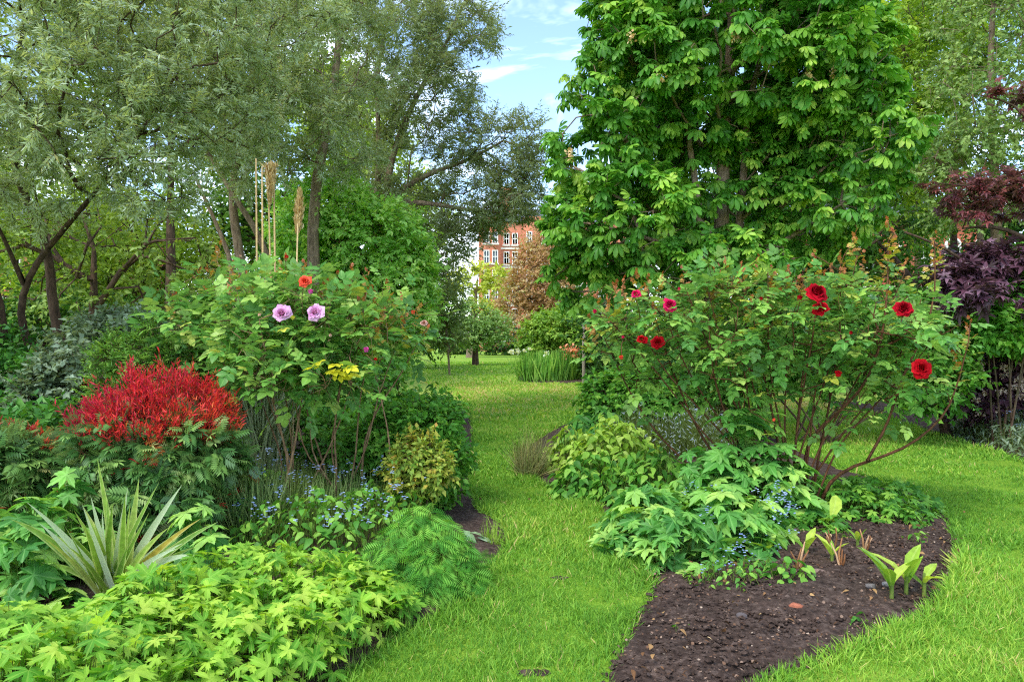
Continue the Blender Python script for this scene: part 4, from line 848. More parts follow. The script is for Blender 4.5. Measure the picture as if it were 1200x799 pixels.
rose('large rose bush with dark red double flowers in the right bed', 925, D, RR,
     [(ground_line(938, 5.6, (942, 560, 5.6), (945, 513, 5.55), (989, 479, 5.4), (1016, 449, 5.3), (1033, 405, 5.3), (1041, 334, 5.35), (1041, 282, 5.4)), .017, .005),
      (ground_line(955, 5.5, (972, 557, 5.4), (1015, 540, 5.25), (1059, 528, 5.2), (1087, 506, 5.15), (1111, 486, 5.15), (1125, 440, 5.2), (1135, 400, 5.2)), .016, .004),
      (line((1016, 540, 5.25), (1043, 493, 5.3), (1057, 439, 5.3), (1090, 381, 5.35), (1097, 320, 5.4), (1095, 285, 5.4)), .011, .004),
      (ground_line(925, 5.7, (915, 540, 5.7), (905, 480, 5.7), (890, 420, 5.7), (880, 350, 5.7)), .013, .004),
      (ground_line(910, 5.6, (880, 550, 5.6), (855, 500, 5.5), (835, 440, 5.4), (830, 370, 5.4)), .013, .004),
      (ground_line(900, 5.7, (855, 560, 5.7), (815, 500, 5.7), (790, 440, 5.7), (770, 380, 5.6), (760, 345, 5.6)), .013, .004),
      (ground_line(880, 5.8, (830, 565, 5.8), (770, 510, 5.8), (735, 455, 5.9), (710, 400, 5.9)), .012, .004),
      (ground_line(930, 5.5, (930, 540, 5.5), (938, 470, 5.4), (952, 400, 5.3), (958, 350, 5.3)), .012, .004),
      (ground_line(948, 5.6, (960, 530, 5.6), (975, 460, 5.6), (985, 380, 5.6), (985, 310, 5.6)), .011, .004)] +
     [(ground_line(U(878, 962), 5.5 + U(-.2, .3), (915 + (x_ - 915) * .35 + U(-12, 12), 520, 5.5), (915 + (x_ - 915) * .75 + U(-12, 12), 430, 5.5), (x_, y_, 5.5 + U(-.4, .4))), .0095, .003) for x_, y_ in ((700, 360), (730, 345), (768, 340), (800, 330), (828, 335), (850, 320), (872, 325), (900, 318), (922, 330), (960, 318), (985, 330), (1005, 300), (1060, 320), (1080, 350), (1110, 380))],
     440, [(958, 342, 14.5, R_RED, 'open', 4.95), (937, 349, 6, R_RED, 'bud', 5.0), (961, 361, 10, R_SCAR, 'open', 5.05), (1059, 361, 12, R_RED, 'open', 4.95), (1080, 431, 12.5, R_SCAR, 'face', 4.9), (982, 438, 7, R_SCAR, 'bud', 4.95), (997, 390, 4, R_RED, 'bud', 5.0), (892, 350, 4, R_RED, 'bud', 5.1),
           (745, 344, 7, R_MAG, 'open', 5.3), (785, 357, 9.5, R_MAG, 'open', 5.2), (771, 401, 9, R_SCAR, 'face', 5.2), (752, 397, 7, R_SCAR, 'open', 5.25), (728, 419, 4.5, R_COR, 'bud', 5.3), (697, 365, 4.5, R_MAG, 'bud', 5.5), (796, 339, 4, R_MAG, 'bud', 5.4), (730, 395, 3.5, R_MAG, 'bud', 5.4), (907, 492, 3.5, R_COR, 'bud', 5.0)],
     [(835, 316, 5.5), (850, 308, 5.4), (868, 314, 5.5), (905, 326, 5.4), (925, 318, 5.5), (945, 322, 5.6), (975, 312, 5.5), (1012, 300, 5.5), (775, 326, 5.4), (745, 322, 5.6), (720, 338, 5.7), (1041, 262, 5.35), (1047, 275, 5.3), (1003, 272, 5.5), (955, 300, 5.6), (888, 305, 5.6), (1033, 300, 5.5), (1000, 282, 5.6), (985, 300, 5.6), (1095, 278, 5.4), (1090, 300, 5.5), (960, 318, 5.7), (920, 322, 5.7), (870, 318, 5.7), (845, 316, 5.6), (830, 330, 5.5), (862, 330, 5.6), (815, 345, 5.5), (935, 330, 5.6), (1137, 378, 5.2), (730, 330, 5.7), (760, 328, 5.6), (700, 345, 5.9), (1060, 310, 5.5), (1000, 330, 5.4), (800, 318, 5.7), (690, 375, 5.9), (1120, 410, 5.2), (765, 355, 5.3), (905, 318, 5.6)],
     .118, CANE, 'rose bushes')
def yellow_leaves(t):                            # a sprig of yellowed leaves low on the front
    g = Geo(); k = np.array([P(390 + U(-16, 16), 430 + U(-9, 12), 4.72) for _ in range(9)]); a = U(0, 6.28, 9)
    g.inst(ROSE, k, np.stack([np.cos(a), np.sin(a) - .4, np.full(9, -.1)], 1), np.array([0, -.3, 1.]) + N((9, 3), .2), .12); build('yellow_leaves', g, leafmat('leaf_yellowed', [(0, '#b8b82a'), (1, '#e0d83c')], .35), t, label='yellowed leaves')
rose('pink rose bush with two big lilac flowers and bare crooked stems', 350, 5.3,
     [(310, 370, 56, 32, 5.3, .5), (375, 368, 60, 34, 5.3, .5), (345, 405, 80, 36, 5.2, .5), (425, 390, 50, 34, 5.3, .45), (455, 375, 30, 28, 5.4, .3), (305, 415, 40, 34, 5.3, .4), (400, 435, 54, 26, 5.2, .4), (330, 440, 50, 26, 5.1, .35), (340, 345, 70, 14, 5.4, .4), (474, 380, 14, 26, 5.4, .2)],
     [(ground_line(365, 5.1, (352, 598, 5.1), (338, 572, 5.1), (328, 580, 5.05), (342, 545, 5.1), (352, 480, 5.2), (360, 420, 5.2), (365, 375, 5.2)), .016, .005),
      (line((340, 575, 5.1), (337, 530, 5.1), (325, 490, 5.1), (312, 440, 5.2), (300, 380, 5.3)), .012, .004),
      (ground_line(385, 5.5, (388, 580, 5.5), (376, 530, 5.5), (360, 490, 5.5), (350, 420, 5.4)), .012, .004),
      (ground_line(392, 5.3, (395, 550, 5.3), (390, 500, 5.3), (400, 440, 5.3), (420, 390, 5.3)), .012, .004),
      (ground_line(425, 5.4, (424, 560, 5.4), (425, 520, 5.4), (440, 480, 5.4), (470, 440, 5.4), (490, 400, 5.4)), .012, .004),
      (ground_line(320, 5.6, (335, 545, 5.6), (318, 500, 5.6), (305, 470, 5.5), (295, 430, 5.5)), .012, .004),
      (ground_line(455, 5.2, (455, 560, 5.2), (460, 530, 5.2), (450, 480, 5.2), (440, 440, 5.2)), .010, .004)] +
     [(ground_line(U(335, 440), 5.3 + U(-.2, .3), (375 + (x_ - 375) * .4 + U(-14, 14), 530, 5.3), (375 + (x_ - 375) * .7 + U(-10, 10), 460, 5.3), (x_, y_, 5.3 + U(-.3, .3))), .009, .003) for x_, y_ in ((280, 350), (310, 330), (335, 320), (370, 340), (400, 335), (430, 340), (455, 350), (480, 365))],
     310, [(330, 367, 11.5, R_LIL, 'face', 4.8), (369, 366, 11.5, R_LIL, 'face', 4.8), (357, 329, 7.5, R_COR, 'face', 5.0), (364, 342, 5.5, R_PINK, 'bud', 4.95), (429, 410, 5.5, R_PINK, 'bud', 4.85), (440, 421, 3.5, R_SCAR, 'bud', 4.9), (304, 369, 3.5, R_FADE, 'bud', 4.9), (484, 366, 4.5, R_COR, 'bud', 5.2), (497, 378, 4.5, R_FADE, 'open', 5.2), (336, 301, 4, R_SCAR, 'bud', 5.3), (387, 393, 3.5, R_FADE, 'bud', 4.85)],
     [(470, 350, 5.4), (490, 360, 5.4), (440, 345, 5.5), (410, 330, 5.5), (335, 305, 5.4), (395, 325, 5.5), (450, 365, 5.3), (413, 316, 5.6), (500, 385, 5.3), (300, 318, 5.4), (268, 330, 5.5), (355, 312, 5.5), (430, 322, 5.5), (455, 335, 5.4), (380, 335, 5.3), (320, 325, 5.3), (475, 375, 5.2), (440, 380, 5.1)], .13, CANE_P, 'rose bushes', yellow_leaves)
rose('shorter rose bush with orange and magenta buds left of the lilac roses', 240, 6.2,
     [(240, 375, 50, 34, 6.2, .5), (220, 405, 44, 36, 6.2, .45), (280, 350, 46, 26, 6.3, .4), (270, 400, 50, 40, 6.2, .4), (235, 430, 50, 26, 6.1, .4)],
     [(ground_line(250 + i * 9, 6.2, (245 + i * 8, 480, 6.2), (225 + i * 16, 420, 6.2), (215 + i * 20, 360, 6.2)), .012, .004) for i in range(4)],
     130, [(268, 346, 5.5, R_PINK, 'bud', 5.8), (242, 338, 4.5, R_ORG, 'bud', 6.0), (282, 300, 2.5, R_FADE, 'bud', 6.3), (257, 312, 2.5, R_FADE, 'bud', 6.3)], [(245, 315, 6.3), (275, 310, 6.3), (205, 350, 6.3), (290, 325, 6.2), (258, 290, 6.4)], .16, CANE_P, 'rose bushes')
# ================================================================== low plants
def mound(name, label, pg, hfun, n, tpl, size, leaf, stemmat=None, cat='plant', group=None, tilt=.35, rise=.0, layers=.75, lean=.45, flex=(0, .3), minz=.02, petr=.0018, flowers=None, sizevar=.3, jn=.35):
    """clump of stalked leaves: every leaf on its own petiole from the ground, heights follow hfun over the footprint"""
    pg = np.asarray(pg, float); lo, hi = pg.min(0), pg.max(0); c = pg.mean(0)
    p = np.zeros((0, 2))
    while len(p) < n:
        q = np.stack([U(lo[0], hi[0], n * 2), U(lo[1], hi[1], n * 2)], 1); p = np.concatenate([p, q[inside(q, pg)]])
    p = p[:n]; e = edge_dist(p, pg); h = hfun(p, e) * (1 - layers * U(0, 1, n) ** 1.8)
    z = np.maximum(h, minz)
    gx = (hfun(p + [.03, 0], edge_dist(p + [.03, 0], pg)) - hfun(p - [.03, 0], edge_dist(p - [.03, 0], pg))) / .06
    gy = (hfun(p + [0, .03], edge_dist(p + [0, .03], pg)) - hfun(p - [0, .03], edge_dist(p - [0, .03], pg))) / .06
    out = np.stack([-gx, -gy, np.zeros(n)], 1); out = out / (1 + np.linalg.norm(out, axis=1, keepdims=True))
    Nn = nrm(np.array([0, 0, 1.]) + out * tilt * 2 + N((n, 3), jn)); a = U(0, 6.28, n)
    T = np.stack([np.cos(a), np.sin(a), np.full(n, -.1)], 1) + out * 1.2; T[:, 2] -= .15
    B = np.concatenate([p, z[:, None]], 1)
    t = thing(name, label, cat, [c[0], c[1], 0], group); g = Geo(); gs = Geo()
    g.inst(tpl, B, T, Nn, size * U(1 - sizevar, 1 + sizevar, n), None, U(*flex, n))
    R = B.copy(); R[:, :2] += -out[:, :2] * (z * lean)[:, None] + N((n, 2), .03); R[:, 2] = .0
    M = (B + R) / 2 + out * 0.02; gs.prisms(R, M, petr * 1.2, petr, 3); gs.prisms(M, B, petr, petr * .8, 3)
    build('stalk', gs, stemmat or STEM_G, t); build('foliage', g, leaf, t)
    return t, p, z
dome = lambda h, w, nz=.24, f=9: (lambda p, e: h * np.clip(e / w, .05, 1) ** .55 * (1 + nz * fractal(p, f, 4)))
def ell(X, d, rx, ry, n=28, jit=.08):
    a = np.arange(n) * 2 * math.pi / n; r = 1 + jit * np.sin(a * 3 + X) + jit * np.sin(a * 5 + d * 7)
    return np.stack([px(X, d) + rx * r * np.cos(a), d + ry * r * np.sin(a)], 1)
L_GER = leafmat('leaf_geranium', [(0, '#46901e'), (.35, '#6cae24'), (.7, '#96c830'), (1, '#acd246')], .36, .5, .25, rib=('#b6d860', .35), tip=('#5a9a24', 1.5, .35), patch=12)
GER = smooth_poly(np.array([[-3.0, 1.9], [-1.2, 2.0], [-.86, 2.45], [-.66, 2.9], [-.5, 3.3], [-.42, 3.55], [-.6, 3.75], [-1.0, 3.8], [-1.45, 3.75], [-1.75, 3.4], [-2.1, 3.05], [-3.0, 2.95]]), 1)
mound('hardy_geranium', 'lime green hardy geranium mound along the front of the left border', GER, lambda p, e: (.15 + .15 * np.clip(e / .25, 0, 1) ** .6) * (1 + .26 * fractal(p, 6, 4)), 3000, GERAN, .055, L_GER, flex=(-.1, .3), tilt=.45, layers=.85, sizevar=.42, jn=.42)
# astelia-like strap plant
L_PHOR = leafmat('leaf_strap', [(0, '#568a2e'), (.5, '#7ca83c'), (.8, '#a0b848'), (1, '#b09a48')], .25, .4, .5, rib=('#8fa02e', .2), edge=('#c4cc80', .72, .6), back=('#c4d0b4', .8), patch=30)
b = np.array([px(135, 3.62), 3.62, .02]); t = thing('strap_leaved_plant', 'spiky strap leaved plant with silver backed striped leaves in front of the nandina', 'plant', [b[0], b[1], 0]); g = Geo()
tips = [(114, 537, .1), (126, 583, .1), (12, 608, .7), (30, 587, .35), (96, 590, .1), (106, 580, 0), (163, 559, .1), (187, 564, .2), (214, 567, .25), (236, 607, .35), (256, 611, .4), (158, 598, .1), (132, 590, 0), (60, 625, .6), (230, 640, .5), (150, 570, .2), (175, 600, .1), (80, 640, .6), (118, 634, .2), (200, 640, .5), (45, 612, .5), (142, 615, -.1), (215, 625, .5), (90, 660, .7), (185, 655, .6), (150, 640, .2), (110, 610, .3)]
for _ in range(22):
    a_ = U(-1.35, 1.35); tips.append((135 + 95 * math.sin(a_) * U(.6, 1.1), 690 - 95 * math.cos(a_) * U(.7, 1.1) - 10, abs(a_) * .5))
for X, Y, dr in tips:
    dd = 3.62 + U(-.35, .1); e = P(X, Y, dd); b0 = b + [U(-.06, .06), U(-.05, .05), 0]; L = np.linalg.norm(e - b0)
    w_ = U(.015, .026); n = 12; s = np.linspace(0, 1, n); m = b0 + (e - b0) * .5 + np.array([0, 0, dr * .28 * L])
    c = ((1 - s) ** 2)[:, None] * b0 + (2 * s * (1 - s))[:, None] * m + (s ** 2)[:, None] * e
    tt = nrm(np.gradient(c, axis=0)); sd_ = nrm(np.cross(tt, nrm(np.array([U(-.4, .4), -1.0, .45])))); nn = np.cross(sd_, tt)
    wp = w_ * np.interp(s, [0, .3, .55, .8, 1], [.75, 1, .85, .45, 0])
    V = np.stack([c - sd_ * wp[:, None] + nn * (wp * .35)[:, None], c, c + sd_ * wp[:, None] + nn * (wp * .35)[:, None]], 1).reshape(-1, 3)
    A = np.zeros((n, 3, 3)); A[:, :, 0] = U(0, .9) if (X, Y) != (236, 607) else 1.0; A[:, 0, 1] = -1; A[:, 2, 1] = 1; A[:, :, 2] = s[:, None]
    i = np.arange(n - 1)[:, None] * 3 + np.arange(2)[None]
    q = np.stack([i, i + 1, i + 4, i + 3], -1).reshape(-1, 4)
    if U(0, 1) < .32: q = q[:, ::-1]
    g.add(V, [q], A.reshape(-1, 3))
build('strap_leaf', g, L_PHOR, t)
# Japanese anemones
L_ANE = leafmat('leaf_anemone', [(0, '#2c7630'), (.4, '#4a983e'), (.75, '#72b450'), (1, '#a2d26a')], .32, .45, .35, rib=('#9ccc78', .4), patch=12)
AG = 'japanese anemone clumps'
mound('japanese_anemone', 'dark green anemone clump at the left edge beside the strap leaved plant', ell(30, 3.7, .42, .34), dome(.52, .3), 190, ANEMO, .115, L_ANE, group=AG, flex=(-.15, .2))
mound('japanese_anemone', 'low anemone leaves tucked between the nandina and the lime geranium', ell(225, 4.05, .2, .16), dome(.46, .12), 46, ANEMO, .11, L_ANE, group=AG, flex=(-.15, .2))
mound('japanese_anemone', 'pale leaved anemone clump rising above the strap leaved plant at the left', ell(70, 4.1, .3, .2), dome(.66, .2), 70, ANEMO, .115, L_ANE, group=AG, flex=(-.15, .2))
mound('japanese_anemone', 'broad anemone clump spilling over the soil below the red rose bush', ell(815, 4.75, .62, .5), dome(.37, .3), 440, ANEMO, .115, L_ANE, group=AG, flex=(-.15, .2))
mound('japanese_anemone', 'tall dark anemone clump among the red rose stems', ell(870, 5.35, .55, .35), dome(.72, .3), 300, ANEMO, .13, L_ANE, group=AG, flex=(-.15, .2))
mound('japanese_anemone', 'front anemone leaves at the lawn edge of the right bed', ell(795, 4.35, .28, .3), dome(.30, .15), 120, ANEMO, .10, L_ANE, group=AG, flex=(-.15, .2))
# tansy
L_TAN = leafmat('leaf_tansy', [(0, '#2a7a22'), (.5, '#4c9e2e'), (1, '#80c440')], .34, .5, .25, patch=14)
mound('tansy', 'feathery green tansy clump at the path edge of the left border', ell(500, 3.95, .31, .32), dome(.42, .22), 1500, FERN, .09, L_TAN, flex=(0, .5), tilt=.9, jn=.7)
# box-like green shrubs by the path
bush('green_path_shrub', 'fresh green shrub leaning over the grass path', 505, 590, [(492, 505, 34, 32, 0, .32), (515, 535, 26, 32, 0, .28), (465, 520, 34, 34, .05, .28), (495, 562, 36, 24, 0, .28), (435, 530, 30, 30, .1, .25), (520, 485, 14, 16, 0, .15)], L_GREEN2, 460, OVATE_FAR, .05, L=.14, per=8, d=5.7, stems=8, rt=.0025, group='shrubs beside the grass path')
bush('variegated_euonymus', 'yellow green variegated shrub under the pink rose at the path', 492, 598, [(492, 535, 26, 20, 0, .18), (480, 555, 22, 18, 0, .15), (505, 553, 20, 18, 0, .15)], leafmat('leaf_variegated', [(0, '#4f8a24'), (.5, '#8aa83a'), (.8, '#b9b04a'), (1, '#c08848')], .3, .45, patch=14), 150, OVATE_FAR, .04, L=.11, per=7, d=5.2, stems=5, rt=.0025)
# lavender-ish grey needles behind the left roses
L_LAV = leafmat('leaf_grey_needle', [(0, '#486a3c'), (.5, '#6c9056'), (1, '#98b47c')], .3, .5)
def tuft(name, label, X, d, R, n, L, leaf, wd=.008, spread=.5, group=None, flex=(0, .6), cat='plant', sx=1.0):
    t = thing(name, label, cat, [px(X, d), d, 0], group); g = Geo(); a = U(0, 6.28, n); r = R * np.sqrt(U(0, 1, n))
    B = np.stack([px(X, d) + sx * r * np.cos(a), d + r * np.sin(a), np.full(n, .0)], 1); T = np.stack([np.cos(a) * spread, np.sin(a) * spread, np.ones(n)], 1) + N((n, 3), .18)
    g.inst(blade([(0, wd * .7), (.25, wd), (.5, wd), (.75, wd * .7), (1, 0)], .3, 0), B, T, np.stack([np.cos(a), np.sin(a), np.full(n, .6)], 1), L * U(.6, 1.15, n), None, U(*flex, n)); build('foliage', g, leaf, t); return t
tuft('lavender', 'grey green needle leaved lavender between the nandina and the rose stems', 300, 5.0, .32, 1500, .46, L_LAV, .006, .35, flex=(0, .3))
tuft('lavender', 'low grey green lavender beneath the bare rose stems', 400, 5.4, .5, 1600, .40, L_LAV, .006, .3, flex=(0, .3))
L_IRIS = leafmat('leaf_iris', [(0, '#3f8030'), (.5, '#66a844'), (1, '#98cc60')], .35, .4, patch=3)
ir = tuft('iris_clump', 'clump of upright green iris leaves at the edge of the far lawn', 642, 23.2, .75, 900, .95, L_IRIS, .022, .1, flex=(0, .12), sx=1.35)
g = Geo(); c_ = np.stack([px(614, 23) + N(9, .35), 22.8 + N(9, .2), U(.85, 1.0, 9)], 1); q = np.repeat(c_, 6, 0); g.inst(ROUND, q, N((54, 3)) + [0, 0, .4], N((54, 3)), .11); build('iris_flower', g, leafmat('white_petal', [(0, '#d8dcc8'), (1, '#f0f0e4')], .3), ir)
L_SEDGE = leafmat('leaf_sedge', [(0, '#5c6e34'), (.4, '#7f8848'), (.7, '#a0925c'), (1, '#86a250')], .2, .55)
tuft('sedge_tussock', 'brown green sedge tussock at the lawn edge of the right bed', 622, 7.1, .12, 700, .30, L_SEDGE, .007, .9, flex=(.5, 1.6))
# rhododendron and post
RH = bush('rhododendron', 'small shrub with peach blossoms beside the post', 672, 447, [(668, 425, 17, 13, 0, .35), (680, 430, 12, 12, 0, .3)], L_BGD, 70, OVATE_FAR, .1, d=24)
g = Geo(); c_ = np.array([P(x, y, 23.5) for x, y in ((666, 414), (671, 409), (676, 412), (660, 418), (672, 418), (679, 407), (679, 420), (663, 408))]); q = np.repeat(c_, 16, 0) + N((128, 3), .07); g.inst(ROUND, q, N((128, 3)), N((128, 3)) + [0, -1, .5], .1); build('blossom', g, leafmat('petal_peach', [(0, '#d87a50'), (.5, '#e89a70'), (1, '#f0b894')], .3), RH)
g = Geo(); po = thing('garden_post', 'thin grey garden post at the end of the lawn left of the red roses', 'post', [px(684, 21.5), 21.5, 0]); g.tube([[px(684, 21.5), 21.5, -.1], [px(684, 21.5), 21.5, 1.0], [px(684.5, 21.5), 21.5, 1.95]], [.05, .048, .045], 8); g.tube([[px(684.5, 21.5), 21.5, 1.95], [px(684.5, 21.5), 21.5, 2.0]], [.045, .02], 8); build('shaft', g, plain('weathered_wood', '#8a7f72', .8), po)
# yellow green leafy ground plants at the left of the right bed
L_YG = leafmat('leaf_yellow_herb', [(0, '#5a9420'), (.5, '#86b52e'), (1, '#b8d450')], .36, .5, .25, patch=12)
mound('yellow_green_herb', 'billowing yellow green herb at the far left of the right bed', ell(710, 7.2, .62, .6), dome(.52, .4), 1500, OVATE, .085, L_YG, flex=(0, .5), tilt=.5)
mound('green_herb', 'dark green leafy herb edging the lawn below the yellow green herb', ell(700, 6.25, .42, .3), dome(.38, .25), 700, OVATE, .075, L_GREEN2, flex=(0, .5), tilt=.6)
mound('green_herb', 'leafy green herb between the yellow green herb and the tall anemone', ell(765, 6.0, .45, .5), dome(.42, .3), 800, OVATE, .075, L_GREEN2, flex=(0, .5), tilt=.6)
mound('strap_herb', 'dark strap leaved herb behind the yellow green herb', ell(700, 8.6, .4, .35), dome(.55, .3), 420, LANCE, .22, L_GREEN, flex=(0, .6), tilt=1.2)
mound('cranesbill', 'low cranesbill foliage on the soil right of the red rose stems', ell(1005, 5.6, .62, .5), dome(.26, .25), 620, GERAN, .055, L_GREEN2, flex=(0, .4))
mound('cranesbill', 'small sprawling cranesbill patch under the leaning rose cane', ell(955, 5.0, .26, .2), dome(.14, .12), 130, GERAN, .05, L_GREEN2, flex=(0, .4))
mound('cranesbill', 'round leaved seedlings on the bare soil in front of the anemone', ell(925, 3.92, .15, .09), dome(.14, .06), 60, ROUND, .045, L_GREEN2, flex=(0, .4))
mound('leafy_groundcover', 'leafy green ground cover beneath the lilac rose bush', smooth_poly(np.array([[px(235, 4.3), 4.3], [px(420, 3.9), 3.9], [px(500, 4.4), 4.4], [px(540, 5.2), 5.2], [px(450, 6.2), 6.2], [px(250, 6.0), 6.0]])), lambda p, e: .27 * np.clip(e / .2, .1, 1) * (1 + .4 * fractal(p, 6, 8)), 2600, OVATE, .055, L_GREEN2, flex=(0, .5), tilt=.6, sizevar=.45)
mound('leafy_groundcover', 'shaded leafy ground cover beneath the small nandina', smooth_poly(np.array([[px(-60, 4.0), 4.0], [px(200, 4.4), 4.4], [px(240, 5.6), 5.6], [px(-80, 6.0), 6.0]])), lambda p, e: .3 * np.clip(e / .2, .1, 1) * (1 + .4 * fractal(p, 6, 8)), 1700, OVATE, .07, L_GREEN, flex=(0, .5), tilt=.6, sizevar=.45)
mound('leafy_groundcover', 'grey green catmint with tiny blue flowers at the right lawn edge', smooth_poly(np.array([[px(1085, 10.6), 10.6], [px(1150, 8.9), 8.9], [px(1200, 8.1), 8.1], [px(1300, 7.0), 7.0], [px(1300, 10), 10], [px(1150, 10.9), 10.9]])), lambda p, e: .38 * np.clip(e / .3, .1, 1) * (1 + .3 * fractal(p, 5, 8)), 3200, NARROW, .09, L_GREY, flex=(0, .4), tilt=.8, sizevar=.45)
# forget-me-nots: tiny blue flowers, nobody could count them
def forget(label, pg, hfun, n):
    pg = np.asarray(pg); lo, hi = pg.min(0), pg.max(0); q = np.stack([U(lo[0], hi[0], n * 4), U(lo[1], hi[1], n * 4)], 1); q = q[inside(q, pg)][:n]; h = hfun(q)
    g = Geo(); m = 6; c = np.repeat(np.concatenate([q, h[:, None]], 1), m, 0) + N((len(q) * m, 3), .016)
    k = len(c); Nn = np.array([0, -.5, 1.]) + N((k, 3), .4)
    for a in range(5): g.inst(ROUND, c, np.stack([np.full(k, math.cos(a * 1.2566)), np.full(k, math.sin(a * 1.2566)), np.zeros(k)], 1), Nn, .0075, np.repeat(U(0, 1, len(q)), m))
    return tag(build('forget_me_nots', g, FMN), label, 'flowers', kind='stuff')
FMN = leafmat('petal_sky_blue', [(0, '#7890c4'), (.5, '#98aedc'), (1, '#bccaea')], .25)
forget('sky blue forget-me-nots scattered beneath the lilac rose bush', [[px(235, 4.4), 4.4], [px(420, 4.0), 4.0], [px(500, 4.6), 4.6], [px(520, 5.8), 5.8], [px(270, 6.0), 6.0]], lambda q: .26 + .12 * U(0, 1, len(q)) + .1 * (q[:, 1] > 4.9), 130)
mound('forget_me_not_drift', 'hazy grey blue drift of flowers behind the red rose canes', ell(790, 8.2, .95, .55), dome(.55, .3), 2600, NARROW, .05, leafmat('leaf_haze', [(0, '#4c6a48'), (.55, '#6c8478'), (1, '#98a4bc')], .25), flex=(0, .3), tilt=.6)
forget('pale blue flowers sprinkled along the front of the right anemone clump', [[px(770, 4.3), 4.3], [px(830, 3.95), 3.95], [px(925, 4.25), 4.25], [px(940, 5.0), 5.0], [px(790, 5.0), 5.0]], lambda q: .08 + .3 * U(0, 1, len(q)) * np.clip((q[:, 1] - 4.0) / .6, .1, 1), 90)
forget('tiny violet blue flowers above the catmint at the right lawn edge', [[px(1095, 10.5), 10.5], [px(1150, 9.2), 9.2], [px(1300, 7.4), 7.4], [px(1300, 9.8), 9.8]], lambda q: .3 + .15 * U(0, 1, len(q)), 130)
mound('green_herb', 'leafy green herb edging the lawn behind the shrub that leans over the path', ell(505, 7.6, .42, .9), dome(.5, .3), 900, OVATE, .085, L_GREEN2, flex=(0, .5), tilt=.6)
mound('green_herb', 'low leafy herb spreading to the lawn under the fresh green shrub', ell(470, 10.5, .9, 1.6), dome(.55, .4), 1100, OVATE, .11, L_GREEN2, flex=(0, .5), tilt=.6)
for X, Y, rx_, ry_, lab in ((625, 788, .07, .035, 'a'), (655, 677, .05, .03, 'b')):
    pg_ = G(X, Y)[:2] + np.stack([rx_ * np.cos(np.arange(18) * .349) * U(.7, 1.2, 18), ry_ * np.sin(np.arange(18) * .349) * U(.7, 1.2, 18)], 1)
    g = Geo(); g.add(np.concatenate([pg_, np.full((18, 1), .004)], 1), [np.arange(18)[None]]); tag(build('soil', g, SOIL), kind='structure')
# canna shoots on the soil
L_SHOOT = leafmat('leaf_shoot', [(0, '#5f9a1c'), (.5, '#86b82a'), (1, '#b0d048')], .36, .4, .35, rib=('#c8dc7c', .4), patch=20)
def shoot(label, X, Y, h, n, grp='young shoots on the bare soil', sp=.45):
    b = G(X, Y); k = b[1] / F; b[2] = .05; t = thing('canna_shoot', label, 'plant', b, grp); g = Geo(); gs = Geo(); hh = h * k
    for i in range(n):
        a = i * 2.4 + U(-.3, .3) + X; d_ = np.array([math.cos(a) * sp, math.sin(a) * sp * .7, 1 - .12 * i]); s0 = b + np.array([0, 0, .01 + .18 * hh * i / n * 1.5])
        g.inst(blade([(0, .035), (.2, .09), (.5, .15), (.8, .09), (1, 0)], .55, .12), s0[None], d_[None], np.array([[-math.cos(a), -math.sin(a), .5]]), hh * U(.7, 1.0), None, np.array([U(.05, .5)]))
    gs.tube([b - [0, 0, .06], b + [0, 0, hh * .2], b + [0, 0, hh * .45]], [.011, .010, .006], 6); build('stem', gs, STEM_G, t); build('leaf', g, L_SHOOT, t)
shoot('tallest fresh canna shoot near the right edge of the bare soil', 1045, 707, 55, 4); shoot('canna shoot with upright leaves just behind the tallest one', 1062, 700, 58, 4); shoot('small canna shoot with a leaf reaching towards the right lawn', 1083, 702, 44, 3, sp=.9)
shoot('canna shoot in the middle of the soil beside dead stalks', 975, 668, 34, 4); shoot('canna shoot with two broad leaves below the anemone', 945, 660, 34, 3, sp=.7); shoot('small canna shoot nearest the anemone clump', 897, 662, 28, 3, sp=.6); shoot('narrow canna shoot standing behind the dead stalks', 1005, 650, 24, 3, sp=.3)
g0 = smooth_poly
mound('hosta_seedling', 'few broad upright leaves beside the base of the leaning rose cane', ell(975, 5.05, .05, .05), dome(.3, .03, 0), 3, blade([(0, .03), (.2, .2), (.5, .26), (.8, .14), (1, 0)], .3, .3), .15, L_SHOOT, flex=(.2, .5))
# dead stalks
DEAD = leafmat('dead_leaf', [(0, '#7a5030'), (.5, '#a87a50'), (1, '#c8a078')], .1, .7)
for X, Y, lab in ((935, 678, 'dead tan stalk left of the middle canna shoot'), (977, 650, 'dead tan stalk directly behind the middle canna shoot'), (985, 672, 'dead tan stalk right of the middle canna shoot'), (1013, 655, 'leaning dead tan stalk at the back of the bare soil')):
    b = G(X, Y); b[2] = .045; t = thing('dead_stalk', lab, 'dead plant', b, 'dead stalks on the bare soil'); g = Geo()
    for _ in range(4):
        e = b + [U(-.06, .06), U(-.06, .06), U(.07, .16)]; g.tube([b - [0, 0, .03], (b + e) / 2 + N(3, .006), e], [.007, .006, .003], 5)
    build('stalk', g, DEAD, t)
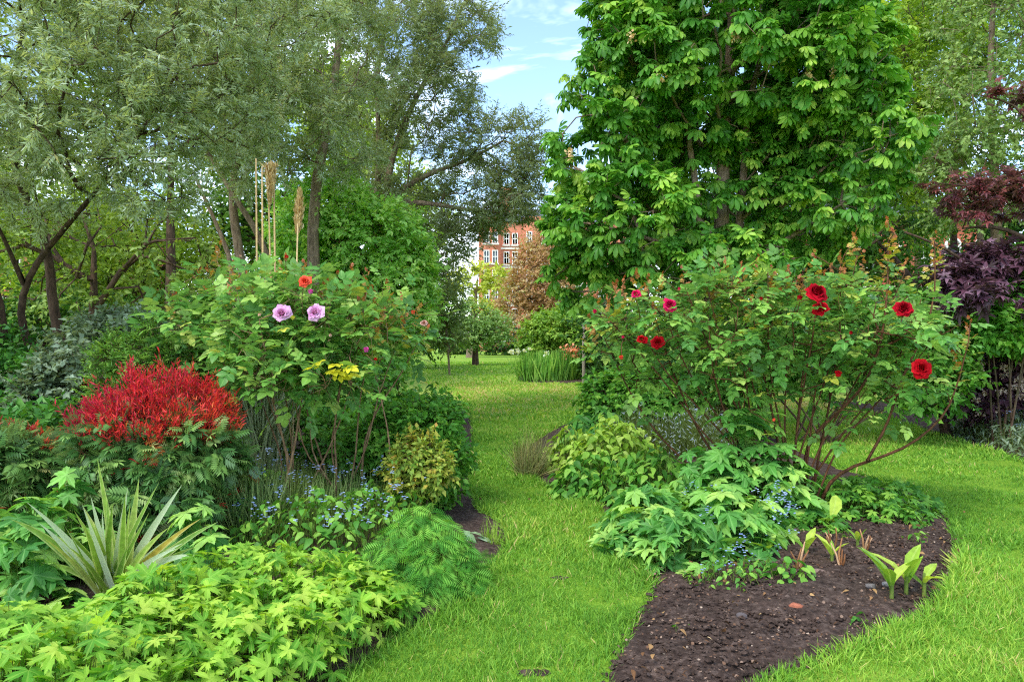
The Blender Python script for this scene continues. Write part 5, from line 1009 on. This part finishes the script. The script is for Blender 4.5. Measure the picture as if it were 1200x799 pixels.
# sundries at the path edge
L_STACH = leafmat('leaf_woolly', [(0, '#5f8a6a'), (.5, '#86a88c'), (1, '#a9c4a6')], .2, .7)
mound('woolly_seedling', 'small grey green woolly seedling at the path edge below the green shrub', ell(545, 4.75, .10, .08), dome(.14, .06), 16, blade([(0, .02), (.3, .16), (.6, .17), (1, 0)], .25, .2), .14, L_STACH, flex=(0, .4), tilt=1)
tuft('grass_tuft', 'little upright grass tuft on the soil at the path edge', 577, 4.75, .05, 70, .17, L_YG, .012, .5, flex=(0, .8))
mound('groundcover_sprig', 'sprawling green sprigs by the front edge of the soil under the anemone', smooth_poly(np.array([[px(790, 4.05), 4.05], [px(830, 3.75), 3.75], [px(905, 3.75), 3.75], [px(935, 4.1), 4.1], [px(870, 4.25), 4.25]])), lambda p, e: .05 + .08 * np.clip(e / .1, 0, 1), 210, OVATE, .035, L_GREEN2, flex=(0, .4))
# stones
def stone(name, label, X, Y, r, c, seed, flat=.6, cat='stone', grp=None):
    b = G(X, Y); b[2] = .055; rs = np.random.default_rng(seed); n, m = 9, 12; th = np.linspace(0, math.pi, n); ph = np.arange(m) * 2 * math.pi / m
    T, Pp = np.meshgrid(th, ph, indexing='ij'); dirs = np.stack([np.sin(T) * np.cos(Pp), np.sin(T) * np.sin(Pp), np.cos(T)], -1).reshape(-1, 3)
    pl = nrm(rs.normal(0, 1, (14, 3))); q = np.min(np.where(dirs @ pl.T > .2, rs.uniform(.7, 1, 14) / np.maximum(dirs @ pl.T, .2), 9), 1); q = np.minimum(q, 1.25)
    V = dirs * q[:, None] * np.array([1, .65, flat]) * r + b
    i = np.arange(n - 1)[:, None] * m; j = np.arange(m)[None]; Q = np.stack([i + j, i + m + j, i + m + (j + 1) % m, i + (j + 1) % m], -1).reshape(-1, 4)
    g = Geo(); g.add(V, [Q]); o = build(name, g, plain(name + '_mat', c, .9, .3, 40, .2), None, False); return tag(o, label, cat, grp)
SG = 'stones on the bare soil'
stone('brick_fragment', 'broken piece of orange red brick lying on the dark soil', 932, 723, .042, '#9c5e46', 1, .35, grp=SG)
stone('slate_fragment', 'flat brown grey slate fragment on the soil behind the brick piece', 957, 681, .05, '#7a6458', 2, .35, grp=SG)
stone('grey_stone', 'rounded grey stone beside the tallest canna shoot', 1020, 699, .03, '#6a6460', 3, grp=SG); stone('grey_stone', 'pale grey stone just left of the tallest canna shoot', 1038, 696, .024, '#8c8480', 4, grp=SG); stone('grey_stone', 'dark grey stone in the middle of the bare soil', 868, 736, .026, '#58504e', 5, grp=SG)
g = Geo(); n = 2000; lo, hi = BED_R.min(0), BED_R.max(0); q = np.stack([U(lo[0], hi[0], n * 3), U(lo[1], 5.2, n * 3)], 1); q = q[inside(q, BED_R) & (edge_dist(q, BED_R) > .04)][:n]
tp_ = blade([(0, .1), (.3, .5), (.7, .4), (1, 0)], -.5, .3); k = len(q); g.inst(tp_, np.concatenate([q, np.full((k, 1), .062)], 1), N((k, 3)) * [1, 1, .25], np.array([0, 0, 1.]) + N((k, 3), .4), U(.004, .016, k))
tag(build('soil_litter', g, leafmat('litter', [(0, '#3a281c'), (.5, '#6a4e3a'), (.93, '#8a7260'), (1, '#b09c86')], 0, .9)), 'crumbs of leaf litter and grit on the dark soil', 'litter', kind='stuff')

# clods of earth
def clods(name, pg, n, ymax, lab):
    lo, hi = pg.min(0), pg.max(0); q = np.stack([U(lo[0], hi[0], n * 4), U(lo[1], min(hi[1], ymax), n * 4)], 1); q = q[inside(q, pg) & (edge_dist(q, pg) > .015)][:n]; k = len(q)
    V = np.array([[1, 0, 0], [-1, 0, 0], [0, 1, 0], [0, -1, 0], [0, 0, 1], [0, 0, -1], [.6, .6, .5], [-.6, .6, .5], [-.6, -.6, .5], [.6, -.6, .5]], float)
    Fc = np.array([[0, 6, 9], [6, 0, 2], [6, 2, 7], [7, 2, 1], [7, 1, 8], [8, 1, 3], [8, 3, 9], [9, 3, 0], [4, 6, 7], [4, 7, 8], [4, 8, 9], [4, 9, 6], [5, 2, 0], [5, 1, 2], [5, 3, 1], [5, 0, 3]])
    s = .004 + .016 * U(0, 1, k) ** 3
    W = (V[None] * (1 + N((k, 10, 3), .28))) * s[:, None, None] * np.array([1, 1, .75]); a = U(0, 6.28, k)[:, None]
    W = np.stack([W[:, :, 0] * np.cos(a) - W[:, :, 1] * np.sin(a), W[:, :, 0] * np.sin(a) + W[:, :, 1] * np.cos(a), W[:, :, 2]], 2)
    e = edge_dist(q, pg); z = -.03 + .034 + np.clip(e / .45, 0, 1) * .05
    W = W + np.concatenate([q, z[:, None]], 1)[:, None]
    g = Geo(); g.add(W.reshape(-1, 3), [(Fc[None] + (np.arange(k) * 10)[:, None, None]).reshape(-1, 3)])
    tag(build(name, g, SOIL, None, False), lab, 'soil', kind='stuff')
clods('soil_clods', BED_R, 9000, 5.6, 'loose dark clods and crumbs on the right bed')

# dead leaf flakes on the soil and a few on the grass
DRY = leafmat('dry_leaf', [(0, '#4a3222'), (.5, '#7a5636'), (.85, '#a88454'), (1, '#c4a878')], .1, .8)
g = Geo(); q = np.stack([U(lo[0], hi[0], 900), U(lo[1], 5.2, 900)], 1); q = q[inside(q, BED_R) & (edge_dist(q, BED_R) > .05)][:210]; k = len(q)
g.inst(OVATE, np.concatenate([q, U(.062, .075, (k, 1))], 1), N((k, 3)) * [1, 1, .15], np.array([0, 0, 1.]) + N((k, 3), .35), U(.012, .042, k), None, U(-.5, .8, k))
tag(build('leaf_litter', g, DRY), 'curled dry leaf flakes scattered over the right bed', 'litter', kind='stuff')
g = Geo(); q = np.stack([U(-1.2, 5, 500), U(2.6, 7, 500)], 1); q = q[lawn_ok(q)][:70]; k = len(q)
g.inst(OVATE, np.concatenate([q, U(.018, .035, (k, 1))], 1), N((k, 3)) * [1, 1, .15], np.array([0, 0, 1.]) + N((k, 3), .4), U(.015, .035, k), None, U(-.5, .8, k))
tag(build('fallen_leaves', g, DRY), 'small dry leaves fallen on the grass', 'leaves', kind='stuff')
# weeds sprouting from the soil
for X, Y, r_, n_, lab in ((868, 705, .06, 12, 'tiny weed tuft on the bare soil left of the round leaved seedlings'), (985, 640, .08, 16, 'tiny weed tuft behind the middle canna shoot'), (1070, 640, .10, 22, 'leafy weed patch at the far right tip of the bare soil'), (800, 745, .05, 9, 'tiny weed tuft near the left edge of the bare soil'), (1010, 735, .05, 9, 'tiny weed tuft near the right lawn edge of the bare soil')):
    b_ = G(X, Y); mound('weed', lab, ell(X, b_[1], r_, r_ * .7), dome(.12, .05, 0), n_, OVATE, .036, L_GREEN2, flex=(0, .4), group='weeds on the bare soil')
